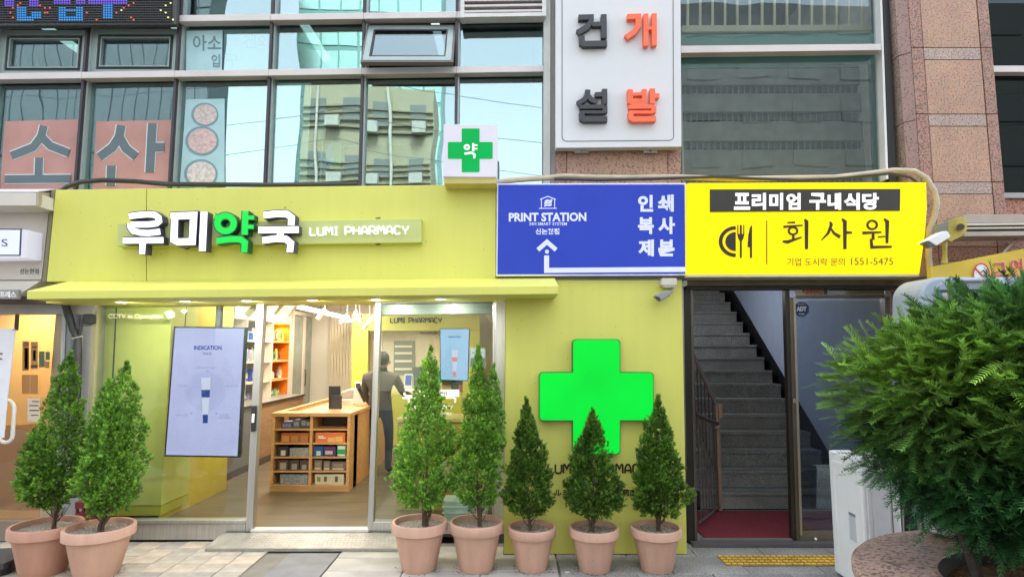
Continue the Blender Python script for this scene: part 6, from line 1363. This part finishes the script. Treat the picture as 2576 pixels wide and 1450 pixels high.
def potted(i, label, Y, rimw, rimcx, rimcy, basecx, cones, crown_bottom, trunkbase, potcol, hgt, seed, tone=1.0, dens=1.0, stems=1):
    """all sizes from the picture at the pot's own depth"""
    rng = np.random.default_rng(seed)
    cbase = W(basecx, 1300, Y).x; t_ = (Y + D)
    R = rimw / 2 / F * t_ * .985; base = Vector((cbase, Y, 0))
    t = thing('potted_tree', label, 'potted tree', tuple(base), 'potted conifers in terracotta pots')
    rr_ = R; H = hgt
    MB().lathe([(R * .60, 0), (R * .62, .006), (R * .88, H * .78)], base, 40, cap=False).lathe([(.001, .001), (R * .6, .001)], base, 40).build('pot', potcol, t, smooth=True)
    MB().lathe([(R * .885, H * .775), (R * .975, H * .785), (R, H * .80), (R, H * .985), (R * .985, H), (R * .90, H), (R * .895, H * .985), (R * .89, H * .84)], base, 48).build('rim', potcol, t, smooth=True)
    g = MB(); vs = []; fs = []; n = 14
    for a in range(n + 1):
        for b in range(n + 1):
            u, v = a / n * 2 - 1, b / n * 2 - 1; x = u * math.sqrt(1 - v * v / 2) * R * .885; y = v * math.sqrt(1 - u * u / 2) * R * .885
            vs.append((base.x + x, base.y + y, H * .885 + .008 * noise.noise(Vector((x * 30, y * 30, i)))))
    for a in range(n):
        for b in range(n): fs.append((a * (n + 1) + b, (a + 1) * (n + 1) + b, (a + 1) * (n + 1) + b + 1, a * (n + 1) + b + 1))
    g.add(vs, fs).build('gravel_soil', mat('gravel_soil', (.36, .30, .25), .9, var=.5, vscale=80, bump=1, bscale=120), t, smooth=True)
    gb = MB(); q = random.Random(seed)
    for k in range(160):
        a = q.uniform(0, 6.28); r = R * .86 * math.sqrt(q.random()); s = q.uniform(.003, .007); x, y, z = base.x + r * math.cos(a), base.y + r * math.sin(a), H * .885 + .002
        gb.add([(x + s, y, z), (x, y + s, z), (x - s, y, z), (x, y - s, z), (x, y, z + s)], [(0, 1, 4), (1, 2, 4), (2, 3, 4), (3, 0, 4)])
    gb.build('pebbles', mat('pebbles_pale', (.52, .46, .41), .8, var=.4, vscale=100), t, kind='stuff')
    cr2 = MB()
    for k in range(70):
        a = q.uniform(0, 6.28); r = R * (.60 + abs(q.gauss(0, .16))); s = q.uniform(.003, .008); x, y = base.x + r * math.cos(a), base.y + r * math.sin(a)
        cr2.add([(x + s, y, .001), (x, y + s * .7, .001), (x - s * 1.2, y, .001), (x, y - s, .001), (x, y, s * .5)], [(0, 1, 4), (1, 2, 4), (2, 3, 4), (3, 0, 4)])
    cr2.build('soil_crumbs', mat('crumbs_dark', (.07, .055, .04), .95, var=.3, vscale=60), t, kind='stuff')
    tb = Vector((W(trunkbase, 1310, Y).x, Y, H * .87))
    # trunk with forks
    zbot = ZL(crown_bottom, Y)
    for s in range(stems):
        a = s * 2.4 + i; off = Vector((math.cos(a) * .02, math.sin(a) * .02, 0)) * (s > 0)
        top = W(cones[0][0], cones[0][1] + 90, Y) + Vector((math.cos(a), math.sin(a) * .8, 0)) * (.05 * (s > 0)); 
        if s: top.z = zbot + .16 + .04 * s
        m1 = tb.lerp(top, .35) + Vector((math.cos(a) * .02, math.sin(a) * .02, 0))
        MB().tube([tb + off - Vector((0, 0, .02)), tb + off + Vector((0, 0, .05)), m1, top], [.016 if s == 0 else .011, .013 if s == 0 else .009, .010 if s == 0 else .007, .003], 7).build('trunk' if s == 0 else 'stem', BARK, t, smooth=True)
    tw = MB()
    for k in range(26):
        a = q.uniform(0, 6.28); z0 = q.uniform(tb.z + .03, zbot + .12); p0 = Vector((tb.x, tb.y, z0)); ln = q.uniform(.08, .2)
        p1 = p0 + Vector((math.cos(a) * ln * .55, math.sin(a) * ln * .55, ln * .8)); tw.tube([p0, p0.lerp(p1, .5) + Vector((math.cos(a) * .012, 0, -.01)), p1], [.0045, .0035, .002], 5)
    tw.build('twigs', BARK, t, kind='stuff')
    # crown
    PP = []; DD = []; LN = []
    for (xt, yt, xb, yb, wmax, prof, share) in cones:
        zt_, zb2 = ZL(yt, Y), ZL(yb, Y); xt3, xb3 = W(xt, yt, Y).x, W(xb, yb, Y).x
        Hh = zt_ - zb2; rm = wmax / 2 / F * t_ * .88
        N0 = int(3800 * share * dens)
        u = rng.uniform(0, 1, N0 * 3); rad = np.interp(u, [p[0] for p in prof], [p[1] for p in prof])
        keep = rng.uniform(0, 1, len(u)) < (rad + .06); u = u[keep][:N0]; rad = rad[keep][:N0]; n = len(u)
        th = rng.uniform(0, 2 * np.pi, n)
        lump = 1 + .24 * np.sin(th * 3 + u * 9 + seed) * np.sin(u * 17 + seed * 2) + .13 * np.sin(th * 5 - u * 23) + np.where(rng.uniform(0, 1, n) < .06, .14, 0)
        dep = np.where(rng.uniform(0, 1, n) < .72, rng.uniform(.82, 1.02, n), rng.uniform(.35, .85, n))
        r = np.maximum(rad * rm * lump * dep - .016, .002)
        z = zb2 + Hh * u; x = xb3 + (xt3 - xb3) * u + np.cos(th) * r; y = Y + np.sin(th) * r * .95
        P = np.stack([x, y, z], 1); out_ = np.stack([np.cos(th), np.sin(th), np.zeros(n)], 1)
        upw = np.interp(u, [0, .2, .6, 1], [.1, .6, 1.2, 2.5])
        d = norm(out_ * .9 + np.array([0, 0, 1]) * upw[:, None] + rng.normal(size=(n, 3)) * .38)
        PP.append(P); DD.append(d); LN.append(dep)
    P = np.concatenate(PP); d = np.concatenate(DD); dp = np.concatenate(LN)
    hole = np.array([noise.noise(Vector(p) * 10 + Vector((seed, 0, 0))) for p in P])
    kp = (hole > -.26) | (dp < .8); P, d, dp = P[kp], d[kp], dp[kp]
    V = sprays(P, d, rng.uniform(.026, .056, len(P)) * np.interp(P[:, 2], [.4, 1.5], [1.05, .8]), rng, 9)
    n, k = V.shape[:2]
    clump = np.array([noise.noise(Vector(p) * 9) * .5 + noise.noise(Vector(p) * 22 + Vector((3, 1, 4))) * .5 for p in P]) + rng.normal(size=n) * .14
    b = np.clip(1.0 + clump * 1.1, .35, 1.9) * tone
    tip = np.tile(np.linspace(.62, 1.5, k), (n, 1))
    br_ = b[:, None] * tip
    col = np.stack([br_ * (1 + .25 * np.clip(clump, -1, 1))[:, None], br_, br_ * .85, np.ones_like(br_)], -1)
    col = np.repeat(col[:, :, None, :], 4, 2).reshape(-1, 4)
    Vf = V.reshape(-1, 3); Fq = np.arange(len(Vf)).reshape(-1, 4)
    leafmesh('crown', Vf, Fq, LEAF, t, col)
    return t
TC1 = mat('terracotta', (.64, .385, .28), .75, var=.06, vscale=4, dirt=.16, streak=.10, bump=.15, bscale=80)
TC2 = mat('terracotta_dark', (.54, .29, .20), .75, var=.06, vscale=4, dirt=.18, streak=.12, bump=.15, bscale=80)
PF = [(0, .35), (.08, .8), (.18, 1), (.35, .92), (.55, .66), (.75, .42), (.9, .22), (1, .02)]
PF2 = [(0, .5), (.15, .95), (.3, 1), (.6, .8), (.85, .45), (1, .05)]
PF3 = [(0, .55), (.1, .95), (.22, 1), (.45, .78), (.7, .48), (.88, .24), (1, .02)]
potted(0, 'tall conifer in a terracotta pot at the far left, half behind its neighbour', -.72, 155, 120, 1312, 119, [(178, 888, 128, 1275, 148, [(0, .3), (.1, .9), (.22, 1), (.4, .85), (.6, .62), (.8, .45), (.92, .28), (1, .03)], 1.15), (85, 1080, 95, 1270, 95, PF2, .35)], 1265, 138, TC2, .375, 11, .95, 1.0, 3)
potted(1, 'twin-topped conifer in a terracotta pot, second from the left', -.76, 156, 253, 1318, 253, [(318, 915, 272, 1290, 150, PF2, 1.0), (274, 955, 255, 1270, 118, PF2, .6)], 1290, 257, TC1, .37, 23, 1.25, 1.0, 5)
potted(2, 'tallest full conifer in a terracotta pot before the right window pane', -.63, 136, 1056, 1308, 1056, [(1084, 874, 1062, 1275, 160, [(0, .35), (.08, .85), (.2, 1), (.42, .92), (.58, .66), (.75, .42), (.9, .28), (1, .03)], 1.35)], 1275, 1070, TC1, .372, 35, 1.4, 1.0, 4)
potted(3, 'slender forked conifer in a terracotta pot next to the lime wall edge', -.63, 134, 1199, 1309, 1199, [(1203, 870, 1203, 1270, 128, PF3, 1.0), (1242, 920, 1225, 1180, 84, PF2, .4)], 1268, 1205, TC1, .37, 47, 1.3, 1.0, 2)
potted(4, 'small conifer left of the green cross, first of three before the lime wall', -.63, 119, 1338, 1323, 1338, [(1324, 1006, 1333, 1292, 126, PF3, 1.0)], 1300, 1333, TC1, .33, 59, .62, .9, 1)
potted(5, 'small conifer standing directly under the green cross', -.65, 122, 1494, 1325, 1494, [(1490, 1030, 1492, 1292, 146, PF3, 1.1)], 1300, 1490, TC1, .33, 61, .60, .9, 3)
potted(6, 'small conifer right of the green cross beside the stair entrance', -.64, 125, 1649, 1323, 1649, [(1656, 998, 1658, 1292, 140, PF3, 1.1), (1622, 1050, 1640, 1290, 60, PF2, .25)], 1300, 1658, TC1, .33, 73, .66, .9, 2)
# ---------------------------------------------------------------- yew bush
yw = thing('yew_bush', 'large dark green yew bush growing in the round granite planter', 'bush', (2.40, -2.46, PZ - .08))
b0_ = Vector((2.40, -2.46, PZ - .09))
MB().tube([b0_, b0_ + Vector((-.03, .0, .12)), b0_ + Vector((-.07, .02, .28)), b0_ + Vector((0, .05, .6)), b0_ + Vector((.25, 0, 1.0))], [.034, .026, .022, .018, .01], 10).build('trunk', mat('yew_bark', (.035, .027, .022), .9, var=.3, vscale=20, bump=1, bscale=50), yw, smooth=True)
rng = np.random.default_rng(5)
lobes = [((3.05, -2.45, 1.48), (.92, .8, .60), 1.0), ((2.48, -2.25, 1.46), (.50, .55, .38), .6), ((2.44, -2.2, 1.18), (.34, .45, .26), .3), ((2.75, -2.5, 1.75), (.55, .5, .30), .45), ((3.05, -2.5, 1.16), (.62, .5, .36), .75), ((2.60, -2.3, 1.02), (.34, .36, .22), .3), ((2.62, -2.5, .99), (.36, .3, .19), .35), ((3.1, -2.7, 1.0), (.5, .3, .2), .4), ((2.85, -2.95, 1.42), (.5, .35, .42), .7)]
PP = []; DD = []; br_l = MB(); q = random.Random(8)
for (c, s, sh) in lobes:
    n = int(4000 * sh); v = norm(rng.normal(size=(n, 3))); keep = (v[:, 1] < .75); v = v[keep]; n = len(v)
    dep = np.where(rng.uniform(0, 1, n) < .65, rng.uniform(.84, 1.12, n), rng.uniform(.45, .9, n))
    lump = 1 + .14 * np.array([noise.noise(Vector(a) * 3.1 + Vector(c)) for a in v])
    P = np.array(c) + v * np.array(s) * (dep * lump)[:, None]
    d = norm(v * .7 + np.array([0, 0, .10]) + np.array([-.1, -.25, 0]) + rng.normal(size=(n, 3)) * .38)
    PP.append(P); DD.append(d)
    for k in range(int(26 * sh)):
        w_ = norm(rng.normal(size=3)); e = np.array(c) + w_ * np.array(s) * .85; o = np.array(c) * .5 + np.array([2.45, -2.42, 1.1]) * .5; mid = (o + e) / 2 + rng.normal(size=3) * .04
        br_l.tube([Vector(o), Vector(mid), Vector(e)], [.012, .008, .003], 5)
br_l.build('branches', MATS['yew_bark'], yw, kind='stuff')
P = np.concatenate(PP); d = np.concatenate(DD); n = len(P)
d[:, 2] = d[:, 2] * .65 + .08; d = norm(d)
Ls = np.where(rng.uniform(0, 1, n) < .15, rng.uniform(.19, .27, n), rng.uniform(.085, .17, n)); side = norm(np.cross(d, np.array([0, 0, 1.0]) + rng.normal(size=(n, 3)) * .35)); up = np.cross(side, d)
K_ = 13; Vs = []
for k in range(K_):
    f = (k + .6) / K_
    base = P + d * (Ls * f)[:, None] - np.array([0, 0, 1]) * (Ls * f * f * .16)[:, None]
    for s in (-1, 1):
        a = 1.0 - .45 * f; dd = norm(d * math.cos(a) + side * (s * math.sin(a)) + up * .18 + rng.normal(size=(n, 3)) * .09)
        nl = (.034 * (1 - .45 * abs(f - .4))) * rng.uniform(.8, 1.15, n); wv = norm(np.cross(dd, up)) * .0036
        Vs.append(np.stack([base + wv, base - wv, base + dd * (nl)[:, None] - wv * .35, base + dd * nl[:, None] + wv * .35], 1))
# twig axis
wv = norm(np.cross(d, up)) * .0013
Vs.append(np.stack([P - wv, P + wv, P + d * Ls[:, None] + wv - np.array([0, 0, 1]) * (Ls * .16)[:, None], P + d * Ls[:, None] - wv - np.array([0, 0, 1]) * (Ls * .16)[:, None]], 1))
V = np.stack(Vs, 1); kk_ = V.shape[1]
cl_ = np.array([noise.noise(Vector(p) * 5) for p in P]) * .9 + rng.normal(size=n) * .15
# fresh yellow growth on the upper left lobe, deep green on the right
young = np.clip(1.2 - np.hypot(P[:, 0] - 2.15, P[:, 2] - 1.66) / .5, 0, 1)
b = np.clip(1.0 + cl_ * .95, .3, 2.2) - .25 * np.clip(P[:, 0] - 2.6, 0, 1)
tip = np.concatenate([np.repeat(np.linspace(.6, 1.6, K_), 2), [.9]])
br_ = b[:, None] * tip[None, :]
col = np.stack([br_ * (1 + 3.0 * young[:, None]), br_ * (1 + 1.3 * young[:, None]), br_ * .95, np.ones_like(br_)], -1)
col = np.repeat(col[:, :, None, :], 4, 2).reshape(-1, 4); Vf = V.reshape(-1, 3)
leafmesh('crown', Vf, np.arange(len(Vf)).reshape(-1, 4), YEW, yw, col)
# ---------------------------------------------------------------- the opposite side of the street (seen mirrored in the glass)
def bld(name, label, x0, x1, y, h, wall, nx, nz, winm, ww=.7, wh=.6, bands=None, z0=3.5, frame=None):
    t = thing(name, label, 'building', ((x0 + x1) / 2, y, 0))
    MB().box(x0, x1, y - 2, y, 0, h).build('wall', wall, t)
    cw_, chh = (x1 - x0) / nx, (h - z0) / nz; w0 = None
    for i in range(nx):
        for j in range(nz):
            cx = x0 + (i + .5) * cw_; cz = z0 + (j + .5) * chh
            if w0 is None:
                w0 = MB().box(cx - cw_ * ww / 2, cx + cw_ * ww / 2, y - .05, y + .04, cz - chh * wh / 2, cz + chh * wh / 2).build('window', winm, t)
                pc = (cx, cz)
            else:
                c = w0.copy(); COL.objects.link(c); c.parent = t; c.location = (cx - pc[0], 0, cz - pc[1])
    return t
GRNF = mat('far_green_glass', (.20, .36, .31), .3, .7); TAN = mat('far_tan', (.36, .33, .22), .7, var=.08, vscale=.5); SLT = mat('far_slate', (.075, .09, .10), .6, var=.1, vscale=.4)
FW = mat('far_window', (.16, .18, .16), .2, spec=.8); FWL = mat('far_window_light', (.42, .62, .54), .18, .85)
bld('office_building', 'slate office block across the street with tall dark panels', -42, -14.8, -22, 26, SLT, 44, 3, mat('slate_panel', (.13, .155, .17), .4), .9, .985)
bld('apartment_building', 'tan building across the street with air conditioners under its windows', -9.6, -3.6, -20, 13.6, TAN, 4, 4, FW, .5, .42)
bld('office_tower', 'pale green glass tower rising behind the tan building', -13.2, -4.3, -29, 30, GRNF, 7, 14, FWL, .9, .86)
bld('brick_block', 'grey block across the street opposite the stairway', 6, 30, -24, 20, mat('far_grey', (.09, .09, .09), .7), 9, 7, mat('far_grey_window', (.08, .085, .085), .5), .6, .5)
bld('low_shop', 'low shop row across the street', -12.9, 5.9, -26, 4.2, mat('far_shop', (.20, .19, .175), .7), 9, 1, FW, .8, .5, z0=.4)

ab = bpy.data.objects.get('apartment_building')
if ab:
    for k in range(4):
        for c_ in range(4):
            z = 4.0 + k * 2.52 + c_ * .3; MB().box(-9.6, -3.62, -19.99, -19.9, z, z + .05).build('cladding_strip', mat('far_strip', (.22, .20, .13), .7), ab)
        for x in (-8.4, -6.6, -4.6):
            MB().box(x, x + .62, -19.9, -19.6, 3.95 + k * 2.52, 4.4 + k * 2.52).build('air_conditioner', mat('far_ac', (.45, .44, .38), .6), ab)
            MB().lathe([(.001, 0), (.17, 0)], Vector((0, 0, 0)), 12) if False else None
    for x in (-8.9, -5.55): MB().box(x, x + .1, -19.9, -19.8, 3.5, 13.6).build('drain_pipe', mat('far_pipe', (.5, .48, .4), .6), ab)
for k, (z0_, z1_, x0_) in enumerate(((9.5, 8.2, -30), (10.4, 9.6, -30), (12.2, 10.8, -30))):
    MB().tube([Vector((x0_ + i * 4, -14 - .2 * k, z0_ + (z1_ - z0_) * i / 12 - 1.2 * math.sin(math.pi * (i % 6) / 6))) for i in range(13)], .009, 5).build('power_cable', CB, label='%s overhead cable strung along the street behind the viewer' % ['lowest', 'middle', 'highest'][k], cat='cable', smooth=True)
